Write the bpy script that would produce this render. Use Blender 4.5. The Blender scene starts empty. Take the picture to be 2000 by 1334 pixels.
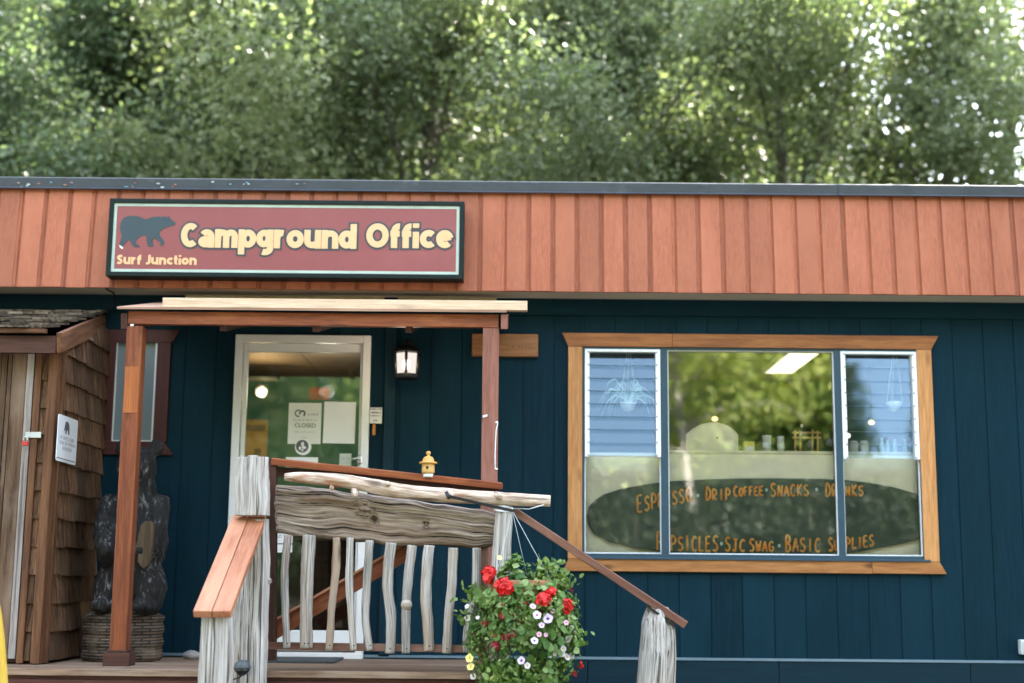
import bpy, bmesh, math, random
import numpy as np
from mathutils import Vector, Matrix, noise

random.seed(7)
R = math.radians
S = bpy.context.scene
COL = S.collection

# ------------------------------------------------------------------ camera
CAM_Z, CAM_D = 0.48, 9.30            # eye height above the deck, metres from the wall plane (Y = 0)
PITCH, ROLL = R(9.66), 0.0090
F = 2777.8                            # 50 mm lens, photograph pixels (2000 wide)
cp, sp = math.cos(PITCH), math.sin(PITCH)
FW = Vector((0, cp, sp)); R0 = Vector((1, 0, 0)); U0 = Vector((0, -sp, cp))
cr, sr = math.cos(ROLL), math.sin(ROLL)
RT = cr * R0 + sr * U0
UP = -sr * R0 + cr * U0
EYE = Vector((0, -CAM_D, CAM_Z))
cam_d = bpy.data.cameras.new('camera')
cam_d.lens = 50; cam_d.sensor_width = 36; cam_d.sensor_fit = 'HORIZONTAL'
cam_d.clip_start = 0.1; cam_d.clip_end = 3000
cam_d.dof.use_dof = True; cam_d.dof.focus_distance = 8.0; cam_d.dof.aperture_fstop = 1.0
cam = bpy.data.objects.new('camera', cam_d); COL.objects.link(cam)
M = Matrix((RT, UP, -FW)).transposed().to_4x4(); M.translation = EYE
cam.matrix_world = M
S.camera = cam

# ------------------------------------------------------------------ sky, sun, exposure
SUN_EL, SUN_AZ = R(43), R(26)         # the sun stands behind the building and the trees, a little to the right
w = bpy.data.worlds.new('World'); S.world = w; w.use_nodes = True
nt = w.node_tree; nt.nodes.clear()
out = nt.nodes.new('ShaderNodeOutputWorld'); bg = nt.nodes.new('ShaderNodeBackground')
sky = nt.nodes.new('ShaderNodeTexSky'); sky.sky_type = 'NISHITA'; sky.sun_disc = False
sky.sun_elevation = SUN_EL; sky.sun_rotation = SUN_AZ
sky.air_density = 1.0; sky.dust_density = 0.5; sky.ozone_density = 1.0
hs = nt.nodes.new('ShaderNodeHueSaturation'); hs.inputs['Saturation'].default_value = 0.52
nt.links.new(sky.outputs[0], hs.inputs['Color'])
nt.links.new(hs.outputs[0], bg.inputs['Color']); bg.inputs['Strength'].default_value = 0.15
nt.links.new(bg.outputs[0], out.inputs[0])
sd = bpy.data.lights.new('sun', 'SUN'); sd.energy = 5.0; sd.angle = R(0.5); sd.color = (1.0, 0.94, 0.84)
sun = bpy.data.objects.new('sun', sd); COL.objects.link(sun)
sdir = Vector((math.sin(SUN_AZ) * math.cos(SUN_EL), math.cos(SUN_AZ) * math.cos(SUN_EL), math.sin(SUN_EL)))
sun.rotation_euler = sdir.to_track_quat('Z', 'Y').to_euler()
sun.location = (0, 0, 40)
S.view_settings.view_transform = 'Standard'; S.view_settings.look = 'None'
S.view_settings.exposure = 3.72; S.view_settings.gamma = 1.0
S.render.engine = 'CYCLES'
S.cycles.use_denoising = True
S.cycles.max_bounces = 8; S.cycles.diffuse_bounces = 5; S.cycles.glossy_bounces = 4
S.cycles.transmission_bounces = 6; S.cycles.transparent_max_bounces = 12
S.cycles.sample_clamp_indirect = 8.0
S.cycles.caustics_reflective = False; S.cycles.caustics_refractive = False


def P(px, py, Y):
    "the point of the vertical plane Y seen at a pixel of the 2000 px photograph"
    d = FW + RT * ((px - 1000) / F) + UP * ((667 - py) / F)
    t = (Y - EYE.y) / d.y
    return EYE + d * t


def PX(px, py, X):
    d = FW + RT * ((px - 1000) / F) + UP * ((667 - py) / F)
    t = (X - EYE.x) / d.x
    return EYE + d * t


def xz(px, py, Y):
    p = P(px, py, Y); return p.x, p.z


# ------------------------------------------------------------------ mesh builder
class MB:
    def __init__(s):
        s.v = []; s.f = []; s.g = []; s.t = []; s.sm = []; s.mi = []

    def add(s, verts, faces, grain=None, tone=None, smooth=False, mi=0):
        b = len(s.v); off = Vector((random.uniform(0, 40), random.uniform(0, 40), random.uniform(0, 40)))
        tone = random.random() if tone is None else tone
        for i, p in enumerate(verts):
            s.v.append(tuple(p))
            g = Vector(grain[i]) if grain else Vector(p)
            s.g.append(tuple(g + off)); s.t.append(tone)
        for f in faces:
            s.f.append(tuple(b + i for i in f)); s.sm.append(smooth); s.mi.append(mi)

    def beam(s, p0, p1, w, t, side=(0, 1, 0), tone=None, mi=0, bow=0.0, seg=1):
        "a board from p0 to p1, w wide along side, t thick"
        p0 = Vector(p0); p1 = Vector(p1); d = (p1 - p0); L = d.length; d.normalize()
        sd = Vector(side); sd = (sd - d * sd.dot(d)).normalized(); n = d.cross(sd)
        V = []; G = []; Fc = []
        for k in range(seg + 1):
            u = k / seg; c = p0.lerp(p1, u) + n * (bow * math.sin(u * math.pi))
            for a, b in ((-1, -1), (1, -1), (1, 1), (-1, 1)):
                V.append(c + sd * (a * w / 2) + n * (b * t / 2)); G.append((u * L, a * w / 2, b * t / 2))
        for k in range(seg):
            q = k * 4
            for j in range(4):
                Fc.append((q + j, q + (j + 1) % 4, q + 4 + (j + 1) % 4, q + 4 + j))
        Fc.append((3, 2, 1, 0)); q = seg * 4; Fc.append((q, q + 1, q + 2, q + 3))
        s.add(V, Fc, G, tone, mi=mi)

    def box(s, a, b, axis=0, tone=None, mi=0):
        "axis-aligned box, grain along axis"
        a = Vector(a); b = Vector(b); V = []; G = []
        o = [axis] + [i for i in range(3) if i != axis]
        for z in (a.z, b.z):
            for x, y in ((a.x, a.y), (b.x, a.y), (b.x, b.y), (a.x, b.y)):
                V.append((x, y, z)); p = (x, y, z); G.append((p[o[0]], p[o[1]], p[o[2]]))
        s.add(V, [(3, 2, 1, 0), (4, 5, 6, 7), (0, 1, 5, 4), (1, 2, 6, 5), (2, 3, 7, 6), (3, 0, 4, 7)], G, tone, mi=mi)

    def tube(s, pts, rad, seg=12, rough=0.0, freq=3.0, tone=None, cap=True, smooth=True, mi=0, sq=1.0, stretch=6.0, cracks=0, crackd=.16):
        pts = [Vector(p) for p in pts]
        if not isinstance(rad, (list, tuple)): rad = [rad] * len(pts)
        V = []; G = []; Fc = []; L = 0; sdv = Vector((random.random() * 50, random.random() * 50, random.random() * 50))
        prev = None; ck = [(random.uniform(0, 6.283), random.uniform(.06, .13), random.uniform(.5, 1.0)) for _ in range(cracks)]
        for k, p in enumerate(pts):
            d = (pts[min(k + 1, len(pts) - 1)] - pts[max(k - 1, 0)]).normalized()
            if prev is None:
                a = Vector((0, 0, 1)) if abs(d.z) < .8 else Vector((1, 0, 0))
                a = (a - d * a.dot(d)).normalized()
            else:
                a = (prev - d * prev.dot(d)).normalized()
            prev = a; b = d.cross(a)
            if k: L += (p - pts[k - 1]).length
            for j in range(seg):
                th = 2 * math.pi * j / seg; ca, sa = math.cos(th), math.sin(th)
                r = rad[k]
                if rough:
                    q = sdv + Vector((L * freq, ca * stretch * .35, sa * stretch * .35))
                    r *= 1 + rough * noise.noise(q) + rough * .5 * noise.noise(q * 2.3)
                for c0, cw, cd in ck:
                    am = noise.noise(Vector((L * 2.5, c0 * 9, 1))) + .45
                    if am > 0:
                        dth = (th - c0 - .35 * noise.noise(Vector((L * 3, c0 * 5, 4))) + math.pi) % (2 * math.pi) - math.pi
                        r *= 1 - crackd * cd * min(1, am * 1.6) * math.exp(-(dth / cw) ** 2)
                V.append(p + a * (ca * r) + b * (sa * r * sq)); G.append((L, ca * rad[k], sa * rad[k]))
        n = len(pts)
        for k in range(n - 1):
            for j in range(seg):
                Fc.append((k * seg + j, k * seg + (j + 1) % seg, (k + 1) * seg + (j + 1) % seg, (k + 1) * seg + j))
        if cap:
            Fc.append(tuple(reversed(range(seg)))); Fc.append(tuple((n - 1) * seg + j for j in range(seg)))
        s.add(V, Fc, G, tone, smooth, mi)

    def prism(s, poly, th, tone=None, axis=0, mi=0, dirv=(0, 1, 0)):
        "closed outline of 3D points (any plane), pushed back by th along dirv"
        n = len(poly); dv = Vector(dirv) * th
        V = [Vector(p) for p in poly] + [Vector(p) + dv for p in poly]
        o = [axis] + [i for i in range(3) if i != axis]
        G = [(p[o[0]], p[o[1]], p[o[2]]) for p in V]
        Fc = [tuple(range(n)), tuple(reversed(range(n, 2 * n)))] + [((i + 1) % n, i, n + i, n + (i + 1) % n) for i in range(n)]
        s.add(V, Fc, G, tone, mi=mi)

    def sheet(s, V2, F2, fn, tone=None, mi=0):
        "flat mesh given in 2D, mapped by fn(x, y)"
        s.add([fn(x, y) for x, y in V2], F2, None, tone, mi=mi)

    def lathe(s, c, prof, seg=20, tone=None, smooth=True, mi=0, ph=0.0):
        c = Vector(c); V = []; Fc = []
        for r, z in prof:
            for j in range(seg):
                th = 2 * math.pi * j / seg + ph
                V.append(c + Vector((r * math.cos(th), r * math.sin(th), z)))
        n = len(prof)
        for k in range(n - 1):
            for j in range(seg):
                Fc.append((k * seg + j, k * seg + (j + 1) % seg, (k + 1) * seg + (j + 1) % seg, (k + 1) * seg + j))
        Fc.append(tuple(reversed(range(seg)))); Fc.append(tuple((n - 1) * seg + j for j in range(seg)))
        s.add(V, Fc, None, tone, smooth, mi)

    def ell(s, c, r, seg=16, rings=10, rot=None, tone=None, mi=0):
        c = Vector(c); V = []; Fc = []
        for i in range(rings + 1):
            ph = math.pi * i / rings
            for j in range(seg):
                th = 2 * math.pi * j / seg
                p = Vector((r[0] * math.sin(ph) * math.cos(th), r[1] * math.sin(ph) * math.sin(th), r[2] * math.cos(ph)))
                if rot: p = rot @ p
                V.append(c + p)
        for i in range(rings):
            for j in range(seg):
                Fc.append((i * seg + j, (i + 1) * seg + j, (i + 1) * seg + (j + 1) % seg, i * seg + (j + 1) % seg))
        s.add(V, Fc, None, tone, True, mi)

    def build(s, name, mat, parent=None, loc=None, bevel=0.0, autofix=True):
        base = WORLD(parent) if parent is not None else Vector(loc if loc is not None else (0, 0, 0))
        me = bpy.data.meshes.new(name)
        me.from_pydata([tuple(Vector(p) - base) for p in s.v], [], s.f)
        for m in (mat if isinstance(mat, (list, tuple)) else [mat]): me.materials.append(m)
        me.polygons.foreach_set('use_smooth', s.sm); me.polygons.foreach_set('material_index', s.mi)
        a = me.attributes.new('grain', 'FLOAT_VECTOR', 'POINT'); a.data.foreach_set('vector', np.array(s.g, dtype=np.float32).ravel())
        a = me.attributes.new('tone', 'FLOAT', 'POINT'); a.data.foreach_set('value', np.array(s.t, dtype=np.float32))
        if autofix:
            bm = bmesh.new(); bm.from_mesh(me); bmesh.ops.recalc_face_normals(bm, faces=bm.faces); bm.to_mesh(me); bm.free()
        me.update()
        o = bpy.data.objects.new(name, me); COL.objects.link(o)
        if parent is not None:
            o.parent = parent
        else:
            o.location = base
        if bevel:
            b = o.modifiers.new('bevel', 'BEVEL'); b.width = bevel; b.segments = 2; b.limit_method = 'ANGLE'; b.angle_limit = R(40)
        return o


def WORLD(o):
    v = Vector((0, 0, 0))
    while o is not None:
        v += o.location; o = o.parent
    return v


def tag(o, label, cat, group=None, kind=None):
    if label: o['label'] = label
    if cat: o['category'] = cat
    if group: o['group'] = group
    if kind: o['kind'] = kind
    return o


def thing(name, label, cat, loc=(0, 0, 0), group=None):
    o = bpy.data.objects.new(name, None); COL.objects.link(o); o.location = loc; o.empty_display_size = .1
    return tag(o, label, cat, group)


def structure(o):
    o['kind'] = 'structure'; return o


def dup(o, parent=None):
    c = o.copy(); COL.objects.link(c)
    if parent is not None: c.parent = parent
    for ch in list(o.children): dup(ch, c)
    return c


# ------------------------------------------------------------------ materials
def mat(name):
    m = bpy.data.materials.new(name); m.use_nodes = True; n = m.node_tree; n.nodes.clear()
    o = n.nodes.new('ShaderNodeOutputMaterial'); b = n.nodes.new('ShaderNodeBsdfPrincipled')
    n.links.new(b.outputs[0], o.inputs[0]); return m, n, b, o


def c4(c): return (c[0], c[1], c[2], 1)


def node(n, t, **kw):
    x = n.nodes.new(t)
    for k, v in kw.items():
        if k in x.inputs.keys(): x.inputs[k].default_value = v
        else: setattr(x, k, v)
    return x


def ramp(n, src, stops, interp='LINEAR'):
    r = n.nodes.new('ShaderNodeValToRGB'); r.color_ramp.interpolation = interp
    e = r.color_ramp.elements
    while len(e) < len(stops): e.new(.5)
    for i, (p, c) in enumerate(stops):
        e[i].position = p; e[i].color = c4(c) if not isinstance(c, (int, float)) else (c, c, c, 1)
    n.links.new(src, r.inputs[0]); return r.outputs[0]


def mix(n, f, a, b, mode='MIX'):
    x = n.nodes.new('ShaderNodeMix'); x.data_type = 'RGBA'; x.blend_type = mode; x.clamp_factor = True
    for i, v in ((0, f), (6, a), (7, b)):
        if hasattr(v, 'is_linked') or hasattr(v, 'links'): n.links.new(v, x.inputs[i])
        else: x.inputs[i].default_value = v if i == 0 else c4(v)
    return x.outputs[2]


def tex(n, vec, scale, detail=4, rough=.55, sc=(1, 1, 1)):
    mp = node(n, 'ShaderNodeMapping'); mp.inputs['Scale'].default_value = sc; n.links.new(vec, mp.inputs[0])
    t = node(n, 'ShaderNodeTexNoise', Scale=scale, Detail=detail, Roughness=rough); n.links.new(mp.outputs[0], t.inputs['Vector'])
    return t.outputs[0]


def attr(n, name):
    a = n.nodes.new('ShaderNodeAttribute'); a.attribute_name = name; return a


def bump(n, b, h, strength=.3, dist=.01):
    x = node(n, 'ShaderNodeBump', Strength=strength, Distance=dist); n.links.new(h, x.inputs['Height']); n.links.new(x.outputs[0], b.inputs['Normal'])


def wood(name, light, dark, blotch=None, rough=.65, gscale=14, gstretch=.07, grain_amt=.7, tone_amt=.35, bstr=.35, bdist=.004,
         cracks=0.0, crackcol=(.02, .017, .014), knots=0.0, spec=.3, blotch_scale=3.0, blotch_at=(.48, .68)):
    gscale *= 2.2
    m, n, b, o = mat(name)
    g = attr(n, 'grain').outputs['Vector']; tn = attr(n, 'tone').outputs['Fac']
    # warp the grain a little so lines are not ruler straight
    t1 = tex(n, g, gscale, 8, .62, (gstretch, 1, 1))
    t2 = tex(n, g, gscale * 4.5, 4, .6, (gstretch * .6, 1, 1))
    col = mix(n, ramp(n, t1, [(.5 - .3 * grain_amt * .6, 0.0), (.5 + .3 * grain_amt * .6, 1.0)]), dark, light)
    f2 = ramp(n, t2, [(.3, .72), (.7, 1.12)])
    col = mix(n, 1.0, col, f2, 'MULTIPLY')
    if blotch:
        t3 = tex(n, g, blotch_scale, 5, .6, (.35, 1, 1))
        col = mix(n, ramp(n, t3, [(blotch_at[0], 0.0), (blotch_at[1], 1.0)]), col, blotch)
    tf = ramp(n, tn, [(0, 1 - tone_amt), (1, 1 + tone_amt * .6)])
    col = mix(n, 1.0, col, tf, 'MULTIPLY')
    h = t1
    if knots:
        mp = node(n, 'ShaderNodeMapping'); mp.inputs['Scale'].default_value = (2.2, 7, 7); n.links.new(g, mp.inputs[0])
        v = node(n, 'ShaderNodeTexVoronoi', Scale=1.0); n.links.new(mp.outputs[0], v.inputs['Vector'])
        col = mix(n, ramp(n, v.outputs['Distance'], [(.07, knots), (.17, 0.0)]), col, tuple(c * .28 for c in dark))
    if cracks:
        tc = tex(n, g, gscale * .9, 6, .55, (gstretch * .45, 1, 1))
        cf = ramp(n, tc, [(.385, cracks), (.425, 0.0)])
        col = mix(n, cf, col, crackcol)
        ad = node(n, 'ShaderNodeMath', operation='SUBTRACT'); n.links.new(t1, ad.inputs[0]); n.links.new(cf, ad.inputs[1]); h = ad.outputs[0]
    n.links.new(col, b.inputs['Base Color']); b.inputs['Roughness'].default_value = rough
    b.inputs['Specular IOR Level'].default_value = spec
    bump(n, b, h, bstr, bdist)
    return m


def plain(name, col, rough=.5, metal=0.0, var=.12, vscale=8.0, spec=.5, bstr=0.0, dirt=None, dirt_at=(.55, .75)):
    m, n, b, o = mat(name)
    tc = n.nodes.new('ShaderNodeTexCoord').outputs['Object']
    t = tex(n, tc, vscale, 5, .6)
    c = mix(n, 1.0, col, ramp(n, t, [(.25, 1 - var), (.75, 1 + var)]), 'MULTIPLY')
    if dirt:
        t2 = tex(n, tc, vscale * .6, 6, .65)
        c = mix(n, ramp(n, t2, [(dirt_at[0], 0.0), (dirt_at[1], 1.0)]), c, dirt)
    n.links.new(c, b.inputs['Base Color']); b.inputs['Roughness'].default_value = rough
    b.inputs['Metallic'].default_value = metal; b.inputs['Specular IOR Level'].default_value = spec
    if bstr: bump(n, b, tex(n, tc, vscale * 6, 4, .6), bstr, .003)
    return m


def emit(name, col, strength):
    m, n, b, o = mat(name); n.nodes.remove(b)
    e = node(n, 'ShaderNodeEmission', Strength=strength); e.inputs[0].default_value = c4(col); n.links.new(e.outputs[0], o.inputs[0]); return m


def glass(name, refl, tint=(1, 1, 1), gl=(1, 1, 1), rough=0.0, wav=0.0):
    "clear sheet glass: part mirror, part see-through, more mirror at a slant"
    m, n, b, o = mat(name); n.nodes.remove(b)
    t = n.nodes.new('ShaderNodeBsdfTransparent'); t.inputs[0].default_value = c4(tint)
    g = node(n, 'ShaderNodeBsdfGlossy', Roughness=rough); g.inputs[0].default_value = c4(gl)
    fr = node(n, 'ShaderNodeFresnel', IOR=1.5)
    ad = node(n, 'ShaderNodeMath', operation='ADD'); ad.inputs[1].default_value = refl; ad.use_clamp = True
    n.links.new(fr.outputs[0], ad.inputs[0])
    ms = n.nodes.new('ShaderNodeMixShader'); n.links.new(ad.outputs[0], ms.inputs[0]); n.links.new(t.outputs[0], ms.inputs[1]); n.links.new(g.outputs[0], ms.inputs[2])
    if wav:
        tc = n.nodes.new('ShaderNodeTexCoord').outputs['Object']
        x = node(n, 'ShaderNodeBump', Strength=1.0, Distance=wav); n.links.new(tex(n, tc, 1.3, 1, .4), x.inputs['Height']); n.links.new(x.outputs[0], g.inputs['Normal'])
    n.links.new(ms.outputs[0], o.inputs[0]); return m


def leafmat(name, c1, c2, c3, trans=.35, cscale=.7, spec=.3, tcol=(1.25, 1.35, .5)):
    m, n, b, o = mat(name)
    tc = n.nodes.new('ShaderNodeTexCoord').outputs['Object']
    oi = n.nodes.new('ShaderNodeObjectInfo'); tn = attr(n, 'tone').outputs['Fac']
    t = tex(n, tc, cscale, 3, .6)
    col = mix(n, ramp(n, t, [(.36, 0.0), (.64, 1.0)]), c1, c2)
    col = mix(n, ramp(n, tn, [(.55, 0.0), (1.0, .85)]), col, c3)
    col = mix(n, 1.0, col, ramp(n, oi.outputs['Random'], [(0, (.78, .80, .76)), (.5, (1, 1, 1)), (1, (1.15, 1.08, .85))]), 'MULTIPLY')
    n.links.new(col, b.inputs['Base Color']); b.inputs['Roughness'].default_value = .5; b.inputs['Specular IOR Level'].default_value = spec
    tr = n.nodes.new('ShaderNodeBsdfTranslucent'); n.links.new(mix(n, 1.0, col, tcol, 'MULTIPLY'), tr.inputs[0])
    ms = node(n, 'ShaderNodeMixShader'); ms.inputs[0].default_value = trans
    n.links.new(b.outputs[0], ms.inputs[1]); n.links.new(tr.outputs[0], ms.inputs[2]); n.links.new(ms.outputs[0], o.inputs[0])
    return m


MT = {}
MT['siding'] = wood('siding_paint', (.0036, .0245, .040), (.0025, .0180, .030), rough=.6, gscale=30, gstretch=.05, tone_amt=.10, blotch=(.0050, .031, .048), bstr=.25, bdist=.002, spec=.08, blotch_scale=1.3, blotch_at=(.45, .8))
MT['skirt'] = wood('skirting_paint', (.0038, .026, .042), (.0027, .019, .032), spec=.15, rough=.5, gscale=26, tone_amt=.08, bstr=.2, bdist=.002)
MT['fascia'] = wood('fascia_stain', (.395, .130, .066), (.35, .108, .053), blotch=(.41, .139, .073), rough=.6, gscale=20, gstretch=.10, tone_amt=.15, grain_amt=1.0, bstr=.35, bdist=.002, spec=.3)
MT['channel'] = wood('channel_stain', (.37, .115, .056), (.29, .085, .042), rough=.7, gscale=26, tone_amt=.3, bstr=.2, bdist=.002)
MT['soffit'] = plain('soffit_paint', (.62, .57, .48), .7, var=.10, vscale=2.5)
MT['flash'] = plain('roof_flashing', (.040, .047, .056), .45, metal=.3, var=.25, vscale=6, dirt=(.09, .10, .11), dirt_at=(.56, .72))
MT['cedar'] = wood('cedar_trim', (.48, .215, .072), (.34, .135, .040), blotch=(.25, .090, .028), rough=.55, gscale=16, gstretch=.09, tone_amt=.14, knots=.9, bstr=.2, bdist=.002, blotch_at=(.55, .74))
MT['cedarshade'] = wood('cedar_head_shaded', (.38, .150, .048), (.25, .088, .028), blotch=(.17, .058, .02), rough=.55, gscale=16, gstretch=.09, tone_amt=.14, knots=.9, bstr=.2, bdist=.002, blotch_at=(.52, .72))  # darker copy of the cedar: shade under the soffit painted into the colour
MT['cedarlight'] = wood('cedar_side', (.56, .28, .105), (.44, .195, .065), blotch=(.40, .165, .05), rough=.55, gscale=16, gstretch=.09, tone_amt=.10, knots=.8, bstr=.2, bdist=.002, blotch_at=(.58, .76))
MT['redwood'] = wood('red_brown_stain', (.28, .078, .028), (.16, .042, .016), blotch=(.38, .14, .05), rough=.5, gscale=18, tone_amt=.16, knots=.7, bstr=.25, bdist=.002, blotch_at=(.58, .76))
MT['mauve'] = wood('faded_red_stain', (.27, .115, .082), (.19, .072, .050), blotch=(.33, .155, .12), rough=.6, gscale=18, tone_amt=.12, bstr=.2, bdist=.002)
MT['salmon'] = wood('salmon_stain', (.42, .170, .085), (.28, .098, .048), blotch=(.50, .24, .14), rough=.6, gscale=22, tone_amt=.1, bstr=.3, bdist=.002, knots=.4)
MT['handrail'] = wood('handrail_stain', (.19, .085, .055), (.12, .052, .035), blotch=(.26, .15, .115), rough=.55, gscale=20, tone_amt=.1, bstr=.2, bdist=.002)
MT['darkbrown'] = wood('dark_brown_stain', (.085, .032, .020), (.045, .017, .012), rough=.6, gscale=18, tone_amt=.2, bstr=.2, bdist=.002)
MT['casingred'] = wood('oxblood_paint', (.075, .020, .016), (.055, .015, .012), rough=.55, gscale=18, tone_amt=.1, bstr=.15, bdist=.002)
MT['grey'] = wood('weathered_grey_wood', (.60, .575, .55), (.25, .23, .21), blotch=(.36, .285, .23), rough=.85, gscale=40, gstretch=.030, grain_amt=.8, tone_amt=.12, cracks=.8, knots=.85, bstr=.8, bdist=.006, spec=.15, blotch_at=(.52, .78))
MT['plank'] = wood('driftwood_plank', (.46, .38, .31), (.105, .072, .05), blotch=(.17, .108, .068), rough=.85, gscale=26, gstretch=.045, tone_amt=.05, grain_amt=.75, cracks=1.0, knots=.5, bstr=.9, bdist=.010, spec=.15, blotch_scale=4, blotch_at=(.45, .72))
MT['peeled'] = wood('peeled_log', (.68, .56, .46), (.34, .235, .165), blotch=(.30, .115, .05), rough=.75, gscale=26, gstretch=.12, tone_amt=.05, cracks=.5, knots=.9, bstr=.6, bdist=.006, spec=.2, blotch_scale=9, blotch_at=(.56, .70))
MT['baluster'] = wood('grey_branch', (.58, .55, .52), (.26, .235, .21), blotch=(.37, .275, .20), rough=.85, gscale=40, gstretch=.04, tone_amt=.2, cracks=.45, knots=.8, bstr=.6, bdist=.004, spec=.15)
MT['decking'] = wood('deck_board', (.30, .20, .135), (.16, .095, .06), blotch=(.34, .26, .19), rough=.7, gscale=16, tone_amt=.2, cracks=.4, bstr=.5, bdist=.003)
MT['deckred'] = wood('deck_face_stain', (.10, .035, .022), (.055, .02, .014), rough=.65, gscale=16, tone_amt=.15, bstr=.3, bdist=.003)
MT['shedplank'] = wood('shed_plank', (.17, .105, .064), (.06, .034, .02), blotch=(.24, .175, .13), rough=.8, gscale=13, gstretch=.05, tone_amt=.25, cracks=.6, knots=.5, bstr=.6, bdist=.005, spec=.2)
MT['shedgrey'] = wood('shed_grey_board', (.40, .36, .34), (.24, .20, .18), rough=.85, gscale=16, tone_amt=.1, cracks=.5, bstr=.5, bdist=.004, spec=.2)
MT['shedtrim'] = wood('shed_trim', (.18, .080, .034), (.085, .034, .015), rough=.7, gscale=15, tone_amt=.18, bstr=.4, bdist=.003)
MT['shingle'] = wood('cedar_shingle', (.225, .125, .070), (.060, .029, .015), blotch=(.14, .09, .06), rough=.85, gscale=24, gstretch=.10, tone_amt=.5, cracks=.4, bstr=.6, bdist=.004, spec=.15)
MT['rooshingle'] = wood('mossy_roof_shingle', (.13, .10, .07), (.035, .026, .018), blotch=(.22, .17, .12), rough=.9, gscale=16, tone_amt=.5, cracks=.5, bstr=.7, bdist=.006, spec=.1)
MT['lumber'] = wood('new_lumber', (.74, .56, .40), (.62, .44, .29), rough=.6, gscale=16, tone_amt=.05, knots=.3, bstr=.15, bdist=.001)
MT['oldlumber'] = wood('old_pale_board', (.40, .34, .19), (.31, .26, .14), rough=.7, gscale=16, tone_amt=.08, bstr=.15, bdist=.001)
MT['sheath'] = wood('roof_sheathing', (.40, .25, .17), (.30, .18, .12), rough=.8, gscale=10, tone_amt=.05, bstr=.2, bdist=.002)
MT['signplank'] = wood('carved_sign_plank', (.32, .145, .055), (.20, .082, .03), blotch=(.15, .062, .026), rough=.6, gscale=16, tone_amt=.1, bstr=.3, bdist=.003, blotch_at=(.5, .75))
MT['white'] = plain('white_aluminium', (.74, .74, .73), .45, var=.05, vscale=4)
MT['cream'] = plain('cream_board', (.95, .88, .70), .75, var=.10, vscale=2.0)
MT['louverframe'] = plain('white_louver_frame', (.80, .83, .86), .4, var=.04)
MT['bluetrim'] = plain('blue_window_paint', (.015, .050, .080), .4, var=.12, vscale=9)
MT['black'] = plain('black_iron', (.012, .012, .012), .45, metal=.4, var=.3, vscale=30)
MT['bark'] = wood('tree_bark', (.21, .19, .16), (.11, .095, .08), rough=.9, gscale=9, gstretch=.3, tone_amt=.2, bstr=.6, bdist=.01)
MT['palebark'] = wood('pale_bark', (.50, .47, .42), (.24, .21, .18), rough=.85, gscale=7, gstretch=.5, tone_amt=.1, bstr=.4, bdist=.01)
MT['leaf'] = leafmat('broad_leaf', (.150, .190, .096), (.225, .258, .134), (.31, .325, .21), .42, .55, .28, (.86, .98, .64))
MT['leafdark'] = leafmat('dark_leaf', (.104, .154, .078), (.176, .22, .110), (.25, .28, .18), .40, .55, .28, (.86, .98, .64))
MT['leafsun'] = leafmat('yellow_green_leaf', (.105, .170, .036), (.25, .31, .065), (.42, .44, .15), .35, .5)
MT['leafshade'] = leafmat('shade_leaf', (.008, .018, .008), (.016, .032, .012), (.04, .055, .02), .12, .8)  # near-black leaves: understory shade put into the colour
MT['needle'] = leafmat('conifer_needle', (.030, .050, .018), (.07, .082, .024), (.12, .115, .035), .18, .9)
MT['ground'] = plain('packed_gravel', (.065, .062, .05), .9, var=.35, vscale=3, bstr=.6, dirt=(.12, .13, .06), dirt_at=(.58, .68))
MT['glass'] = glass('window_glass', .035, (.99, .995, .99))
MT['louver'] = glass('louver_glass', .03, (.90, .95, .97), (.62, .84, .96))  # blue of the mirrored sky is put into the mirror tint
MT['doorglass'] = glass('door_glass', .01, (.94, .96, .95))
# ------------------------------------------------------------------ ground
GZ = -1.10
mb = MB()
N = 24
V = []; Fc = []
for j in range(N + 1):
    for i in range(N + 1):
        x = (i / N - .5); y = (j / N - .5)
        X = math.copysign(abs(x * 2) ** 2.2, x) * 900; Y = math.copysign(abs(y * 2) ** 2.2, y) * 900
        z = GZ + (0 if abs(X) < 14 and -20 < Y < 9 else .25 * noise.noise(Vector((X * .05, Y * .05, 0))))
        V.append((X, Y, z))
for j in range(N):
    for i in range(N):
        a = j * (N + 1) + i; Fc.append((a, a + 1, a + N + 2, a + N + 1))
mb.add(V, Fc, smooth=True)
structure(mb.build('ground', MT['ground']))

# ------------------------------------------------------------------ the office building
B = thing('campground_office', 'long low navy blue office building with rust red wooden fascia', 'building', (0, 0, GZ))
XL, XR = -5.6, 6.4                      # the building's ends
ZS = P(1600, 1292, -.02).z              # top of the skirting ledge
ZF0 = P(1500, 573, -.31).z; ZF1 = P(1300, 378, -.26).z       # fascia bottom and top
WTOP = ZF0 + .06

# openings in the front wall
dx0, dx1 = P(458, 760, 0).x, P(723, 760, 0).x
dz1 = P(600, 656, 0).z
wx0, wx1 = P(1137, 880, 0).x, P(1800, 880, 0).x
wz0, wz1 = P(1450, 1094, 0).z, P(1450, 679, 0).z
sx0, sx1 = P(219, 762, 0).x, P(306, 762, 0).x
sz0, sz1 = P(262, 866, 0).z, P(262, 662, 0).z
OPEN = [(dx0, dx1, ZS, dz1), (wx0, wx1, wz0, wz1), (sx0, sx1, sz0, sz1)]


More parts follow.
